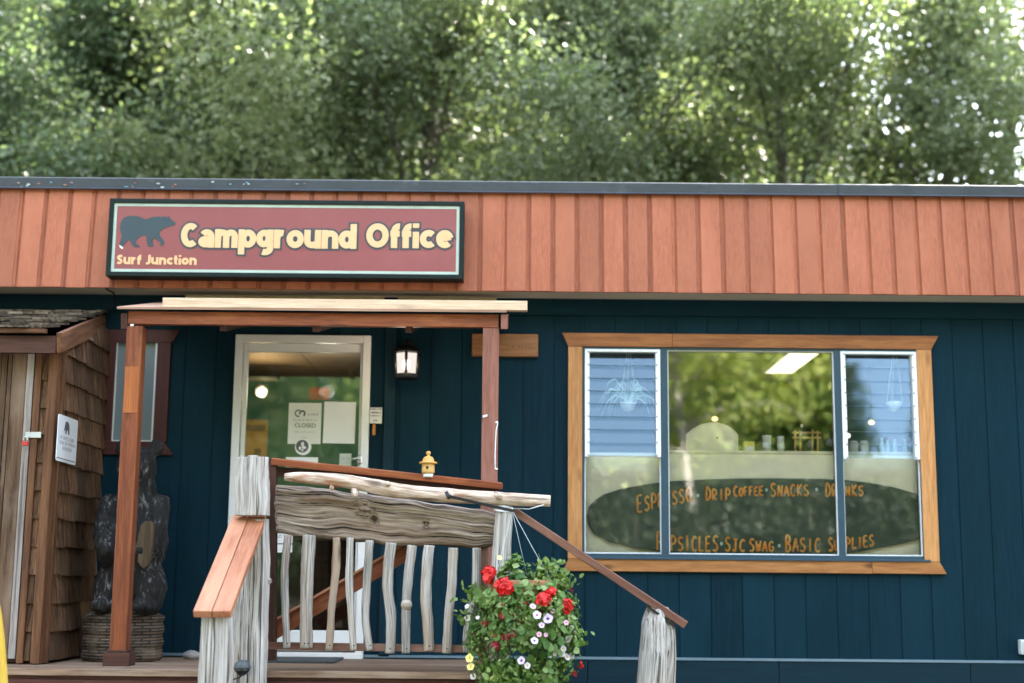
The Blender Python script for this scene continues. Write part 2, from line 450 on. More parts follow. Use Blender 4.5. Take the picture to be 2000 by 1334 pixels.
def wall_strips(mb, xa, xb, y0, y1, z0, z1, tone=None):
    cuts = sorted({xa, xb} | {c for o in OPEN for c in o[:2] if xa < c < xb})
    for a, b in zip(cuts[:-1], cuts[1:]):
        m = (a + b) / 2; zs = [(z0, z1)]
        for o in OPEN:
            if o[0] < m < o[1]:
                nz = []
                for p, q in zs:
                    if o[2] > p: nz.append((p, min(q, o[2])))
                    if o[3] < q: nz.append((max(p, o[3]), q))
                zs = nz
        for p, q in zs:
            if q - p > .002: mb.box((a, y0, p), (b, y1, q), axis=2, tone=tone)


mb = MB()
GX = P(1940, 1100, 0).x                 # one groove of the siding; the rest follow every 8 inches
step = .2032
k = math.floor((XL - GX) / step)
x = GX + k * step
while x < XR:
    a, b = max(x + .003, XL), min(x + step - .003, XR)
    if b > a: wall_strips(mb, a, b, 0.0, .006, ZS, WTOP, random.random())
    x += step
wall_strips(mb, XL, XR, .006, .11, ZS, WTOP, .5)
for xe in (XL, XR - .1): mb.box((xe, .11, GZ), (xe + .1, 4.4, 3.0), axis=2)
mb.box((XL, 4.4, GZ), (XR, 4.5, 3.0), axis=2)
mb.build('siding_wall', MT['siding'], B)
mb = MB()
x = XL
while x < XR:
    b = min(x + 1.22, XR); mb.box((x + .002, -.022, GZ), (b - .002, .10, ZS), axis=0); x = b
mb.build('skirting', MT['skirt'], B, bevel=.002)
# flat trim over the siding just below the soffit, and a narrow trim board to the right of the door
mb = MB(); mb.box((XL, -.018, WTOP - .16), (XR, -.001, ZF0 + .02), axis=0); mb.build('frieze_board', MT['siding'], B)
mb = MB(); mb.box((P(747, 960, 0).x, -.03, ZS + .005), (P(768, 960, 0).x, -.001, P(757, 640, 0).z), axis=2); mb.build('trim_board', MT['skirt'], B, bevel=.002)

mb = MB(); mb.box((XL, -.030, ZS + .001), (XR, -.001, ZS + .016), axis=0); mb.build('flashing_strip', plain('blue_grey_flashing', (.13, .20, .25), .4, var=.1), B)
# fascia: sloping boards with channels between them
fb, ftp = -.31, -.262


def fy(z): return fb + (ftp - fb) * (z - ZF0) / (ZF1 - ZF0)


mb = MB(); mc = MB()
FS = (P(1979, 480, -.285).x - P(936, 480, -.285).x) / 22
FX = P(936, 480, -.285).x
mc.prism([(XL, fb + .009, ZF0 + .002), (XR, fb + .009, ZF0 + .002), (XR, ftp + .009, ZF1), (XL, ftp + .009, ZF1)], .02, tone=.5, axis=2)
x = FX + math.floor((XL - FX) / FS) * FS
while x < XR - .2:
    a, b = x + .021, x + FS - .012
    dz = random.uniform(-.002, .002)
    mb.prism([(a, fb, ZF0 + dz), (b, fb, ZF0 + dz), (b, ftp, ZF1), (a, ftp, ZF1)], .0085, axis=2)
    mc.prism([(x - .012, fb + .004, ZF0 + .001), (x + .006, fb + .004, ZF0 + .001), (x + .006, ftp + .004, ZF1), (x - .012, ftp + .004, ZF1)], .0045, axis=2)
    x += FS
fo = mb.build('fascia', MT['fascia'], B, bevel=.0025)
mc.build('fascia_channel', MT['channel'], B)
mb = MB(); mb.box((XL, fb + .036, ZF0 + .012), (XR, .11, ZF0 + .03), axis=0, tone=.5); mb.build('soffit', MT['soffit'], B)
# roof and its metal edge
mb = MB(); mb.box((XL, -.2, ZF1 - .05), (XR, 4.5, ZF1 + .03), axis=0); mb.build('roof', plain('roof_felt', (.05, .05, .05), .9), B)
zt = P(1300, 356, -.29).z; zb = P(1300, 380, -.29).z
mb = MB()
for a, b, dy in ((XL, P(1640, 370, -.29).x, 0), (P(1638, 370, -.29).x, XR, -.006)):
    pr = [(-.275 + dy, zb + .016), (-.292 + dy, zb), (-.297 + dy, zb + .004), (-.283 + dy, zb + .018), (-.286 + dy, zt - .006), (-.280 + dy, zt), (-.18, zt + .004), (-.18, zt - .004), (-.275 + dy, zt - .008)]
    mb.prism([(a, y, z) for y, z in pr], b - a, dirv=(1, 0, 0))
fl = mb.build('roof_edge', MT['flash'], B)
random.seed(21)
cols = 3
FLK = [plain('teal_fleck', (.10, .30, .38), .6), plain('white_fleck', (.5, .54, .54), .6), plain('orange_fleck', (.4, .15, .08), .6)]
for k in range(26):
    px = random.choice([random.uniform(20, 60), random.uniform(60, 330), random.uniform(330, 640)]); c = P(px, random.uniform(355, 366), -.29)
    wd, ht = random.uniform(.003, .018), random.uniform(.0025, .007)
    poly = [(c.x + wd * math.cos(t) * random.uniform(.5, 1), -.2885, c.z + ht * math.sin(t) * random.uniform(.5, 1)) for t in [i * 2 * math.pi / 7 for i in range(7)]]
    mb = MB(); mb.prism(poly, .002); mb.build('paint_fleck', FLK[random.choice([0, 0, 1, 2])], fl)
random.seed(8)

# ---- door: frame, slab, glass, handle, threshold
D = thing('door', None, None, (0, 0, 0)); D.parent = B; D.location = (0, 0, 0)
mb = MB()
fw = .05
mb.box((dx0, -.035, ZS + .03), (dx0 + fw, .08, dz1), axis=2); mb.box((dx1 - fw, -.035, ZS + .03), (dx1, .08, dz1), axis=2)
mb.box((dx0 + fw, -.033, dz1 - fw), (dx1 - fw, .08, dz1), axis=0)
mb.build('door_frame', MT['white'], D, bevel=.003)
ox0, ox1, oz0, oz1 = dx0 + fw + .004, dx1 - fw - .004, ZS + .04, dz1 - fw - .004
gx0, gx1 = P(481, 800, .0).x, P(702, 800, 0).x
gz0, gz1 = P(600, 1231, 0).z, P(600, 688, 0).z
mb = MB()
mb.box((ox0, -.01, oz0), (gx0, .03, oz1), axis=2); mb.box((gx1, -.01, oz0), (ox1, .03, oz1), axis=2)
mb.box((gx0, -.0095, oz0), (gx1, .03, gz0), axis=0); mb.box((gx0, -.0095, gz1), (gx1, .03, oz1), axis=0)
mb.build('door_slab', MT['white'], D, bevel=.004)
mb = MB(); mb.box((gx0, .006, gz0), (gx1, .012, gz1)); mb.build('pane', MT['doorglass'], D)
mb = MB()
c = P(703, 898, -.02)
mb.lathe((c.x, c.y, c.z), [(.02, -.028), (.022, -.02), (.022, .02), (.02, .028)], 14)
mb.tube([(c.x, -.012, c.z + .005), (c.x, -.06, c.z + .005), (c.x - .05, -.065, c.z)], .009, 8)
mb.build('handle', plain('brushed_steel', (.45, .45, .46), .3, metal=.9), D)
mb = MB(); mb.box((dx0 - .02, -.07, ZS - .012), (dx1 + .0, .08, ZS + .028), axis=0); mb.build('threshold', MT['white'], D, bevel=.004)

# ---- big window
Wn = thing('window', None, None, (0, 0, 0)); Wn.parent = B
Yc = -.028
lc0, lc1 = P(1109.5, 880, Yc).x, P(1137, 880, Yc).x
rc0, rc1 = P(1798, 880, Yc).x, P(1827, 880, Yc).x
hz0, hz1 = P(1450, 679, Yc).z, P(1450, 653, Yc).z
sl0, sl1 = P(1450, 1118, Yc).z, P(1450, 1094, Yc).z
hx0, hx1 = P(1098, 650, Yc).x, P(1833, 658, Yc).x
mb = MB()
xm = P(1313, 665, Yc).x
mb.prism([(lc0, Yc, hz0), (xm - .001, Yc, hz0), (xm - .001, Yc, hz1), (hx0, Yc, hz1)], .027)
mb.prism([(xm + .001, Yc - .001, hz0), (rc1, Yc - .001, hz0), (hx1, Yc - .001, hz1), (xm + .001, Yc - .001, hz1)], .027)
mb.build('head_board', MT['cedarshade'], Wn, bevel=.002)
bx0, bx1 = P(1100, 1118, Yc).x, P(1849, 1120, Yc).x
xm2 = P(1703, 1100, Yc).x
mb = MB()
mb.prism([(bx0, Yc - .004, sl0), (xm2 - .001, Yc - .004, sl0), (xm2 - .001, Yc - .004, sl1), (lc0 + .004, Yc - .004, sl1)], .031)
mb.prism([(xm2 + .001, Yc - .005, sl0 + .001), (bx1, Yc - .005, sl0 + .001), (rc1 - .004, Yc - .005, sl1), (xm2 + .001, Yc - .005, sl1)], .031)
mb.build('sill_board', MT['cedar'], Wn, bevel=.002)
for a, b in ((lc0, lc1), (rc0, rc1)):
    mb = MB(); mb.box((a, Yc + .002, sl1 + .002), (b, -.001, hz0 - .002), axis=2); mb.build('side_board', MT['cedarlight'], Wn, bevel=.002)
m1a, m1b = P(1290.5, 880, 0).x, P(1305, 880, 0).x
m2a, m2b = P(1633, 880, 0).x, P(1645.5, 880, 0).x
mb = MB()
mb.box((wx0, -.012, wz0), (wx0 + .016, .09, wz1), axis=2); mb.box((wx1 - .016, -.012, wz0), (wx1, .09, wz1), axis=2)
mb.box((wx0 + .016, -.012, wz1 - .02), (wx1 - .016, .09, wz1), axis=0); mb.box((wx0 + .016, -.014, wz0), (wx1 - .016, .09, wz0 + .035), axis=0)
mb.box((m1a, -.014, wz0 + .035), (m1b, .09, wz1 - .02), axis=2); mb.box((m2a, -.014, wz0 + .035), (m2b, .09, wz1 - .02), axis=2)
mb.box((wx0 - .02, -.045, wz0 - .002), (wx1 + .02, -.012, wz0 + .012), axis=0)
mb.build('window_frame', MT['bluetrim'], Wn, bevel=.002)
# the fixed panes with a thin pale bead round them
lz0 = P(1215, 893, 0).z                 # foot of the louvred sashes
Lz = wz0 + .035
mb = MB(); mb.box((m1b, .020, Lz), (m2a, .026, wz1 - .02)); mb.build('pane', MT['glass'], Wn)
for a, b in ((wx0 + .016, m1a), (m2b, wx1 - .016)):
    mb = MB(); mb.box((a, .020, Lz), (b, .026, lz0)); mb.build('pane', MT['glass'], Wn)
mb = MB(); t = .007
for a, b, z0, z1 in ((m1b, m2a, Lz, wz1 - .02), (wx0 + .016, m1a, Lz, lz0), (m2b, wx1 - .016, Lz, lz0)):
    mb.box((a, .006, z0), (a + t, .019, z1), axis=2); mb.box((b - t, .006, z0), (b, .019, z1), axis=2)
    mb.box((a + t, .006, z0), (b - t, .019, z0 + t), axis=0)
    if z1 > lz0 + .1: mb.box((a + t, .006, z1 - t), (b - t, .019, z1), axis=0)
mb.build('glazing_bead', MT['louverframe'], Wn)
# louvred sashes
for li, (a, b, pz, slope) in enumerate(((wx0 + .017, m1a - .001, 688, 19.0), (m2b + .001, wx1 - .017, 690, 12.0))):
    z1 = wz1 - .021
    sash = MB(); t = .030
    sash.box((a, -.022, lz0), (a + t, .05, z1), axis=2); sash.box((b - t, -.022, lz0), (b, .05, z1), axis=2)
    sash.box((a + t, -.021, z1 - .018), (b - t, .05, z1), axis=0)
    n = 8; zz0 = lz0 + .012; h = (z1 - .018 - zz0) / n
    for i in range(n + 1):
        z = zz0 + h * i
        sash.box((a + t - .012, -.026, z - .007), (a + t, -.0225, z + .003), mi=1); sash.box((b - t, -.026, z - .007), (b - t + .012, -.0225, z + .003), mi=1)
    so = sash.build('louver_sash', [MT['louverframe'], plain('dull_aluminium', (.30, .33, .36), .4, metal=.6)], B, bevel=.002)
    for i in range(n):
        g = MB(); ang = R(slope); c = Vector(((a + b) / 2, .012, zz0 + h * (i + .5))); hh = h * .54
        dv = Vector((0, -math.sin(ang), -math.cos(ang))); nv = Vector((0, -math.cos(ang), math.sin(ang)))
        x0, x1 = a + t + .001, b - t - .001
        q = [Vector((x0, 0, 0)) + Vector((0, c.y, c.z)) - dv * hh, Vector((x1, 0, 0)) + Vector((0, c.y, c.z)) - dv * hh, Vector((x1, 0, 0)) + Vector((0, c.y, c.z)) + dv * hh, Vector((x0, 0, 0)) + Vector((0, c.y, c.z)) + dv * hh]
        g.prism(q, .005, dirv=tuple(-nv))
        g.build('louver', MT['louver'], so)

# ---- small window on the left, oxblood casing
Sm = thing('window', None, None, (0, 0, 0)); Sm.parent = B
mb = MB()
ya = -.026
q = [xz(190, 760, ya)[0], xz(222, 760, ya)[0], xz(303, 760, ya)[0], xz(329, 760, ya)[0]]
zt0, zt1 = xz(262, 668, ya)[1], xz(262, 644, ya)[1]; zb0, zb1 = xz(262, 888, ya)[1], xz(262, 862, ya)[1]
mb.prism([(q[0] - .0, ya, zt0), (q[3], ya, zt0), (q[3] + .02, ya, zt0 + .012), (xz(349, 650, ya)[0], ya, zt1), (q[0] - .05, ya, zt1)], .025)
mb.prism([(q[0] - .05, ya - .004, zb0), (xz(337, 886, ya)[0], ya - .004, zb0), (q[3] - .01, ya - .004, zb1), (q[0], ya - .004, zb1)], .029)
mb.box((q[0], ya + .001, zb1 + .001), (q[1], -.001, zt0 - .001), axis=2); mb.box((q[2], ya + .001, zb1 + .001), (q[3], -.001, zt0 - .001), axis=2)
mb.build('casing', MT['casingred'], Sm, bevel=.002)
mb = MB(); t = .02
mb.box((sx0, -.01, sz0), (sx0 + t, .06, sz1), axis=2); mb.box((sx1 - t, -.01, sz0), (sx1, .06, sz1), axis=2)
mb.box((sx0 + t, -.01, sz1 - t), (sx1 - t, .06, sz1), axis=0); mb.box((sx0 + t, -.01, sz0), (sx1 - t, .06, sz0 + t), axis=0)
mb.build('window_frame', MT['white'], Sm, bevel=.002)
mf, n, b, o = mat('frosted_glass')
b.inputs['Base Color'].default_value = (.17, .22, .24, 1); b.inputs['Roughness'].default_value = .22
mb = MB(); mb.box((sx0 + t, .015, sz0 + t), (sx1 - t, .021, sz1 - t)); mb.build('pane', mf, Sm)

# ---- rooms inside
IY = 3.0; IZ = 2.24; IX0, IX1 = -3.6, 4.2
mi_green = plain('green_room_paint', (.016, .115, .080), .7, var=.15, vscale=1.2)
mi_dark = plain('brown_floor', (.07, .045, .03), .6, var=.3, vscale=4)
mi_ceil = plain('ceiling_tile', (.055, .040, .026), .8, var=.15, vscale=3)
mb = MB()
mb.box((IX0, IY, ZS), (IX1, IY + .05, IZ)); mb.box((IX0 - .05, .12, ZS), (IX0, IY + .05, IZ)); mb.box((IX1, .12, ZS), (IX1 + .05, IY + .05, IZ))
mb.build('interior_wall', mi_green, B)
mb = MB(); mb.box((IX0, .12, ZS - .03), (IX1, IY, ZS + .012)); mb.build('floor', mi_dark, B)
mb = MB()
nx = 12
for i in range(nx):
    a = IX0 + (IX1 - IX0) * i / nx; b_ = IX0 + (IX1 - IX0) * (i + 1) / nx
    for j in range(5):
        mb.box((a + .004, .12 + j * .576 + .004, IZ), (b_ - .004, .12 + (j + 1) * .576 - .004, IZ + .02))
mb.box((IX0, .12, IZ + .021), (IX1, IY, IZ + .04))
mb.build('ceiling', mi_ceil, B)
# ------------------------------------------------------------------ text helpers
def text2d(body, off=0.0, res=3, sx=1.0):
    cu = bpy.data.curves.new('tmp', 'FONT'); cu.body = body; cu.offset = off; cu.resolution_u = res; cu.fill_mode = 'FRONT'
    cu.space_character = sx
    o = bpy.data.objects.new('tmp', cu); COL.objects.link(o)
    dg = bpy.context.evaluated_depsgraph_get(); dg.update()
    me = bpy.data.meshes.new_from_object(o.evaluated_get(dg))
    V = [(v.co.x, v.co.y) for v in me.vertices]; Fc = [tuple(p.vertices) for p in me.polygons]
    bpy.data.objects.remove(o); bpy.data.curves.remove(cu); bpy.data.meshes.remove(me)
    return V, Fc


def text_fit(mb, body, x0, x1, zbase, capz, y, off=0.0, ref_off=None, mi=0, cap_char='O', slope=0.0, sx=1.0, fat=0.0, shrink=0.0):
    "text stretched so that its inked width spans x0..x1 and its capitals reach capz"
    V0, _ = text2d(body, ref_off if ref_off is not None else off, sx=sx); V, Fc = text2d(body, off, res=7, sx=sx)
    a = min(v[0] for v in V0); b = max(v[0] for v in V0)
    VC, _ = text2d(cap_char, ref_off if ref_off is not None else off); c0 = min(v[1] for v in VC); c1 = max(v[1] for v in VC)
    x0 += shrink; x1 -= shrink; zbase += shrink; capz -= shrink
    kx = (x1 - x0) / (b - a); kz = (capz - zbase) / (c1 - c0)
    mb.sheet(V, Fc, lambda x, z: (x0 + (x - a) * kx, y - (fat * .12 + .0006 if fat else 0), zbase + (z - c0) * kz + slope * (x - a) * kx), mi=mi)


GLYPH = {
    'E': [[(.85, 1), (.1, .95), (.05, 0), (.9, .03)], [(.08, .5), (.7, .53)]],
    'e': [[(.85, .85), (.45, 1), (.15, .75), (.55, .52), (.1, .3), (.3, .0), (.95, .1)]],
    'S': [[(.85, .88), (.5, 1), (.15, .8), (.3, .58), (.75, .42), (.85, .2), (.5, 0), (.1, .12)]],
    'P': [[(.15, 0), (.12, 1), (.6, .98), (.85, .78), (.7, .52), (.15, .45)]],
    'R': [[(.15, 0), (.12, 1), (.6, .98), (.82, .78), (.65, .52), (.15, .47), (.85, 0)]],
    'O': [[(.5, 1), (.15, .75), (.12, .3), (.45, 0), (.82, .22), (.88, .7), (.5, 1)]],
    'D': [[(.12, 0), (.15, 1), (.6, .9), (.88, .5), (.65, .1), (.12, 0)]],
    'I': [[(.5, 1), (.5, 0)]],
    'C': [[(.88, .85), (.55, 1), (.15, .7), (.15, .25), (.5, 0), (.88, .12)]],
    'F': [[(.15, 0), (.12, 1), (.85, .98)], [(.12, .52), (.7, .54)]],
    'N': [[(.12, 0), (.15, 1), (.82, 0), (.85, 1)]],
    'A': [[(.05, 0), (.5, 1), (.95, 0)], [(.22, .36), (.78, .36)]],
    'K': [[(.15, 1), (.15, 0)], [(.85, 1), (.15, .45), (.9, 0)]],
    'J': [[(.2, 1), (.9, 1)], [(.6, 1), (.6, .2), (.4, 0), (.1, .15)]],
    'W': [[(.05, 1), (.28, 0), (.5, .7), (.72, 0), (.95, 1)]],
    'G': [[(.88, .85), (.5, 1), (.15, .7), (.15, .25), (.5, 0), (.85, .2), (.85, .45), (.55, .45)]],
    'B': [[(.15, 0), (.12, 1), (.65, .92), (.7, .62), (.15, .52), (.75, .42), (.85, .15), (.5, 0), (.15, 0)]],
    'L': [[(.15, 1), (.15, 0), (.85, .03)]],
    'U': [[(.12, 1), (.15, .25), (.5, 0), (.82, .25), (.88, 1)]],
}


def smooth_path(pts, n=4):
    if len(pts) < 3: return [Vector((*p, 0)) for p in pts]
    out = []; p = [Vector((*q, 0)) for q in pts]
    for i in range(len(p) - 1):
        a = p[max(i - 1, 0)]; b = p[i]; c = p[i + 1]; d = p[min(i + 2, len(p) - 1)]
        for k in range(n):
            t = k / n
            out.append(.5 * ((2 * b) + (c - a) * t + (2 * a - 5 * b + 4 * c - d) * t * t + (3 * b - a - 3 * c + d) * t ** 3))
    out.append(p[-1]); return out


def hand_letters(mb, word, pa, pb, h, Y, r, mi=0):
    "brush lettering: strokes from pa (left foot) to pb (right foot), photograph pixels; h = letter height in pixels"
    n = len(word)
    for i, ch in enumerate(word):
        wd = (pb[0] - pa[0]) / n
        hh = h * (1.12 if i == 0 else random.uniform(.86, 1.0)); sk = random.uniform(-.06, .06)
        for st in GLYPH[ch]:
            for seg_ in ([smooth_path(st)] if ch not in 'NAKWLEF' else [[Vector((*z, 0)), Vector((*z2, 0))] for z, z2 in zip(st[:-1], st[1:])]):
              pts = []
              for q in seg_:
                px = pa[0] + (i + .10 + q.x * .78 + sk * q.y) * wd; py = pa[1] + (pb[1] - pa[1]) * (i + .5) / n - q.y * hh
                pts.append(P(px, py, Y))
              mb.tube(pts, [r * random.uniform(.85, 1.2) for _ in pts], 6, smooth=True, mi=mi)


# ------------------------------------------------------------------ the sign on the fascia
YS = -.43
x0, x1 = P(210, 462, YS).x, P(906, 468, YS).x
z1, z0 = P(560, 390, YS).z, P(560, 542, YS).z
SG = thing('office_sign', 'long maroon campground office sign with bear emblem in a dark frame', 'sign', ((x0 + x1) / 2, YS, z0))
mb = MB(); t = .030
mb.box((x0, YS, z0), (x0 + t, -.30, z1), axis=2); mb.box((x1 - t, YS, z0), (x1, -.30, z1), axis=2)
mb.box((x0 + t, YS, z1 - t), (x1 - t, -.30, z1), axis=0); mb.box((x0 + t, YS, z0), (x1 - t, -.30, z0 + t), axis=0)
mb.build('frame', plain('dark_green_frame', (.004, .012, .011), .5, spec=.2, var=.3, vscale=12, dirt=(.2, .21, .2), dirt_at=(.74, .78)), SG, bevel=.004)
mb = MB(); mb.box((x0 + t, YS + .014, z0 + t), (x1 - t, YS + .03, z1 - t)); mb.build('face', plain('maroon_sign_face', (.235, .058, .060), .35, var=.06, vscale=2, dirt=(.28, .085, .087), dirt_at=(.5, .8)), SG)
mb = MB(); e = .019; yb = YS + .011
for a, b in (((x0 + t, z0 + t), (x0 + t + e, z1 - t)), ((x1 - t - e, z0 + t), (x1 - t, z1 - t)), ((x0 + t + e, z1 - t - e), (x1 - t - e, z1 - t)), ((x0 + t + e, z0 + t), (x1 - t - e, z0 + t + e))):
    mb.box((a[0], yb, a[1]), (b[0], yb + .0025, b[1]))
mb.build('border', plain('mint_border', (.40, .50, .43), .45, var=.12, vscale=9), SG)
m_let = plain('cream_lettering', (.72, .43, .22), .45, var=.03); m_out = plain('slate_outline', (.022, .044, .056), .45, var=.05)


def arc(cx, cy, rx, ry, a0, a1, n=18):
    return [(cx + rx * math.cos(R(a0 + (a1 - a0) * i / n)), cy + ry * math.sin(R(a0 + (a1 - a0) * i / n))) for i in range(n + 1)]


FAT = {     # heavy round sign letters as stroke centre lines; capital height 1, advance first
    'C': (.76, [arc(.42, .5, .27, .365, 48, 312)]), 'O': (.96, [arc(.48, .5, .33, .365, 90, 450, 30)]),
    'a': (.70, [arc(.31, .24, .175, .105, 0, 360), [(.55, 0), (.55, .42)] + arc(.36, .44, .19, .175, 0, 150, 12)]),
    'm': (1.00, [[(.14, 0), (.14, .75)], [(.14, .45)] + arc(.32, .45, .17, .165, 150, 0, 10) + [(.49, 0)], [(.49, .45)] + arc(.68, .45, .17, .165, 150, 0, 10) + [(.85, 0)]]),
    'p': (.77, [[(.14, -.26), (.14, .75)], arc(.42, .375, .215, .24, 180, 540, 26)]),
    'g': (.74, [arc(.33, .385, .20, .23, 0, 360, 26), [(.59, .75), (.59, .0)] + arc(.38, -.02, .21, .14, 0, -120, 12)]),
    'r': (.54, [[(.14, 0), (.14, .75)], [(.14, .42)] + arc(.36, .42, .20, .195, 170, 75, 8)]), 'o': (.75, [arc(.375, .375, .235, .24, 90, 450, 26)]),
    'u': (.74, [[(.14, .75), (.14, .33)] + arc(.34, .31, .20, .175, 180, 330, 12), [(.59, .75), (.59, 0)]]),
    'n': (.74, [[(.14, 0), (.14, .75)], [(.14, .42)] + arc(.37, .43, .22, .185, 160, 0, 12) + [(.59, 0)]]),
    'd': (.77, [arc(.34, .375, .215, .24, 0, 360, 26), [(.62, 1.0), (.62, 0)]]),
    'f': (.47, [[(.20, 0), (.20, .66)] + arc(.39, .66, .19, .21, 180, 80, 8), [(.04, .58), (.42, .58)]]),
    'i': (.29, [[(.14, 0), (.14, .66)], [(.14, .82), (.14, 1.0)]]), 'c': (.66, [arc(.375, .375, .235, .24, 45, 315, 20)]),
    'e': (.73, [arc(.37, .375, .225, .24, 10, 318, 24), [(.24, .40), (.62, .47)]]),
    'S': (.66, [[(.54, .78), (.42, .87), (.26, .85), (.16, .73), (.24, .58), (.40, .48), (.50, .34), (.44, .18), (.28, .12), (.12, .2)]]),
    'J': (.55, [[(.40, 1.0), (.40, .32)] + arc(.22, .30, .18, .18, 0, -130, 8)]), 't': (.45, [[(.20, .95), (.20, .25)] + arc(.33, .24, .13, .12, 180, 280, 6), [(.04, .64), (.38, .64)]]), ' ': (.34, []),
}


def fat_text(mb, body, x0, x1, zb, zc, y, r, ext=0.0):
    "one row of flat sign letters between x0 and x1; r is the half stroke in metres, ext lengthens the stroke ends"
    H = zc - zb; tot = sum(FAT[c][0] for c in body); k = (x1 - x0) / tot; x = x0; lay = 0
    for ch in body:
        for st in FAT[ch][1]:
            p = [Vector((x + q[0] * k, 0, zb + q[1] * H)) for q in st]; n = len(p); lay = (lay + 1) % 5; yy = y - lay * .0004
            closed = (p[0] - p[-1]).length < 1e-4
            if not closed and ext: p[0] = p[0] + (p[0] - p[1]).normalized() * ext; p[-1] = p[-1] + (p[-1] - p[-2]).normalized() * ext
            V = []
            for i in range(n):
                u = (p[(i + 1) % (n - 1)] - p[(i - 2) % (n - 1)] if closed and i in (0, n - 1) else p[min(i + 1, n - 1)] - p[max(i - 1, 0)]).normalized(); nn = Vector((-u.z, 0, u.x))
                for sg in (1, -1): q = p[i] + nn * r * sg; V.append((q.x, yy - i * .00003, q.z))
            mb.add(V, [(2 * i, 2 * i + 1, 2 * i + 3, 2 * i + 2) for i in range(n - 1)])
        x += FAT[ch][0] * k


lo = MB(); li = MB()
for wd, a, b in (('Campground', 352, 697), ('Office', 714, 886)):
    za, zc = P((a + b) / 2, 484, YS).z, P((a + b) / 2, 435.5, YS).z; r = (zc - za) * .124
    fat_text(lo, wd, P(a, 460, YS).x, P(b, 460, YS).x, za, zc, YS + .0125, r + .0125, .0115)
    fat_text(li, wd, P(a, 460, YS).x, P(b, 460, YS).x, za, zc, YS + .0098, r)
fat_text(li, 'Surf Junction', P(226, 508, YS).x, P(384, 508, YS).x, P(300, 516, YS).z, P(300, 497, YS).z, YS + .0118, (P(300, 497, YS).z - P(300, 516, YS).z) * .125)
lo.build('letter_outline', m_out, SG, autofix=False); li.build('lettering', m_let, SG, autofix=False)
bear = [(1275, 355), (1262, 368), (1225, 380), (1190, 390), (1165, 405), (1153, 425), (1160, 450), (1178, 472), (1190, 492), (1186, 508), (1175, 521), (1163, 514), (1160, 496), (1140, 478), (1115, 462), (1104, 474), (1102, 494), (1114, 520), (1095, 524), (1070, 520), (1064, 490), (1062, 462), (1052, 440), (1030, 446), (1005, 458), (988, 478), (982, 500), (1016, 524), (990, 530), (966, 526), (952, 505), (938, 478), (925, 476), (912, 490), (898, 510), (884, 530), (866, 518), (866, 500), (874, 475), (882, 446), (874, 420), (868, 395), (870, 365), (880, 338), (896, 317), (922, 305), (955, 301), (990, 303), (1020, 312), (1045, 325), (1065, 326), (1090, 315), (1120, 309), (1150, 307), (1180, 311), (1187, 300), (1196, 309), (1210, 312), (1216, 301), (1226, 311), (1240, 328), (1256, 342)]
mb = MB(); mb.prism([P(a / 3.7058, 340 + b / 3.7058, YS + .0108) for a, b in bear], .002); mb.build('bear_emblem', m_out, SG)
mb = MB(); mb.prism([P(a / 3.7058, 340 + b / 3.7058, YS + .0106) for a, b in [(862, 514), (872, 518), (893, 534), (884, 542), (870, 534)]], .002); mb.build('emblem_claw', plain('chipped_white', (.8, .78, .78), .6), SG)

# ------------------------------------------------------------------ porch canopy
YP = -1.0
CN = thing('porch_canopy', 'red brown timber porch canopy over the office door', 'canopy', (-1.1, YP, 0))
pw = .095
for (a, b, top, bot, mt, nm) in (((263, 640), (230, 1262), None, .012, 'redwood', 'post'), ((959, 640), (955, 940), None, .012, 'mauve', 'post')):
    xa = P(a[0], a[1], YP - pw / 2).x; xb = P(b[0], b[1], YP - pw / 2).x; ztop = P(a[0], 636, YP - pw / 2).z
    mb = MB(); mb.beam((xb, YP, bot), (xa, YP, ztop), pw, pw); po = mb.build(nm, MT[mt], CN, bevel=.004)
    if mt == 'redwood':
        po['label'] = 'red brown post with a bright orange patch'
        za, zb_ = P(250, 716, YP - pw / 2).z, P(247, 806, YP - pw / 2).z
        mm = MB(); xm = xb + (xa - xb) * ((za + zb_) / 2 / ztop); mm.beam((xb + (xa - xb) * zb_ / ztop, YP - pw / 2 - .0015, zb_), (xb + (xa - xb) * za / ztop, YP - pw / 2 - .0015, za), pw - .012, .003, side=(1, 0, 0))
        mm.build('repair_patch', wood('orange_patch', (.40, .128, .036), (.32, .092, .024), rough=.55, tone_amt=.05, bstr=.1), po)
        mm = MB()
        mm.box((xb - .075, YP - .072, .0), (xb + .075, YP + .07, .075), axis=0); mm.box((xb - .06, YP - .058, .076), (xb + .06, YP + .056, .088), axis=0)
        mm.build('post_base', MT['darkbrown'], po, bevel=.004)
        mm = MB(); c = P(258, 634, YP - pw / 2 - .002); mm.ell(c, (.012, .004, .012), 10, 6); mm.build('bolt', MT['louverframe'], po)
YB = YP - .055
bx0, bx1 = P(250, 622, YB).x, P(974, 622, YB).x
bz0, bz1 = P(620, 636, YB).z, P(620, 611, YB).z
mb = MB(); mb.box((bx0, YB, bz0), (bx1, YB + .045, bz1), axis=0, tone=.75); mb.build('beam', MT['redwood'], CN, bevel=.003)
rise_y1, rise_z1 = -.10, bz1 + .20
for xr, nm in ((bx0 - .022, 'rafter'), (bx0 + .55, 'rafter'), (bx0 + 1.1, 'rafter'), (bx0 + 1.65, 'rafter')):
    mb = MB(); mb.beam((xr, YB + .05 if xr > bx0 else YB + .0, bz1 - .06), (xr, rise_y1, rise_z1 - .06), .09, .038, side=(0, 0, 1)); mb.build(nm, MT['darkbrown'], CN)
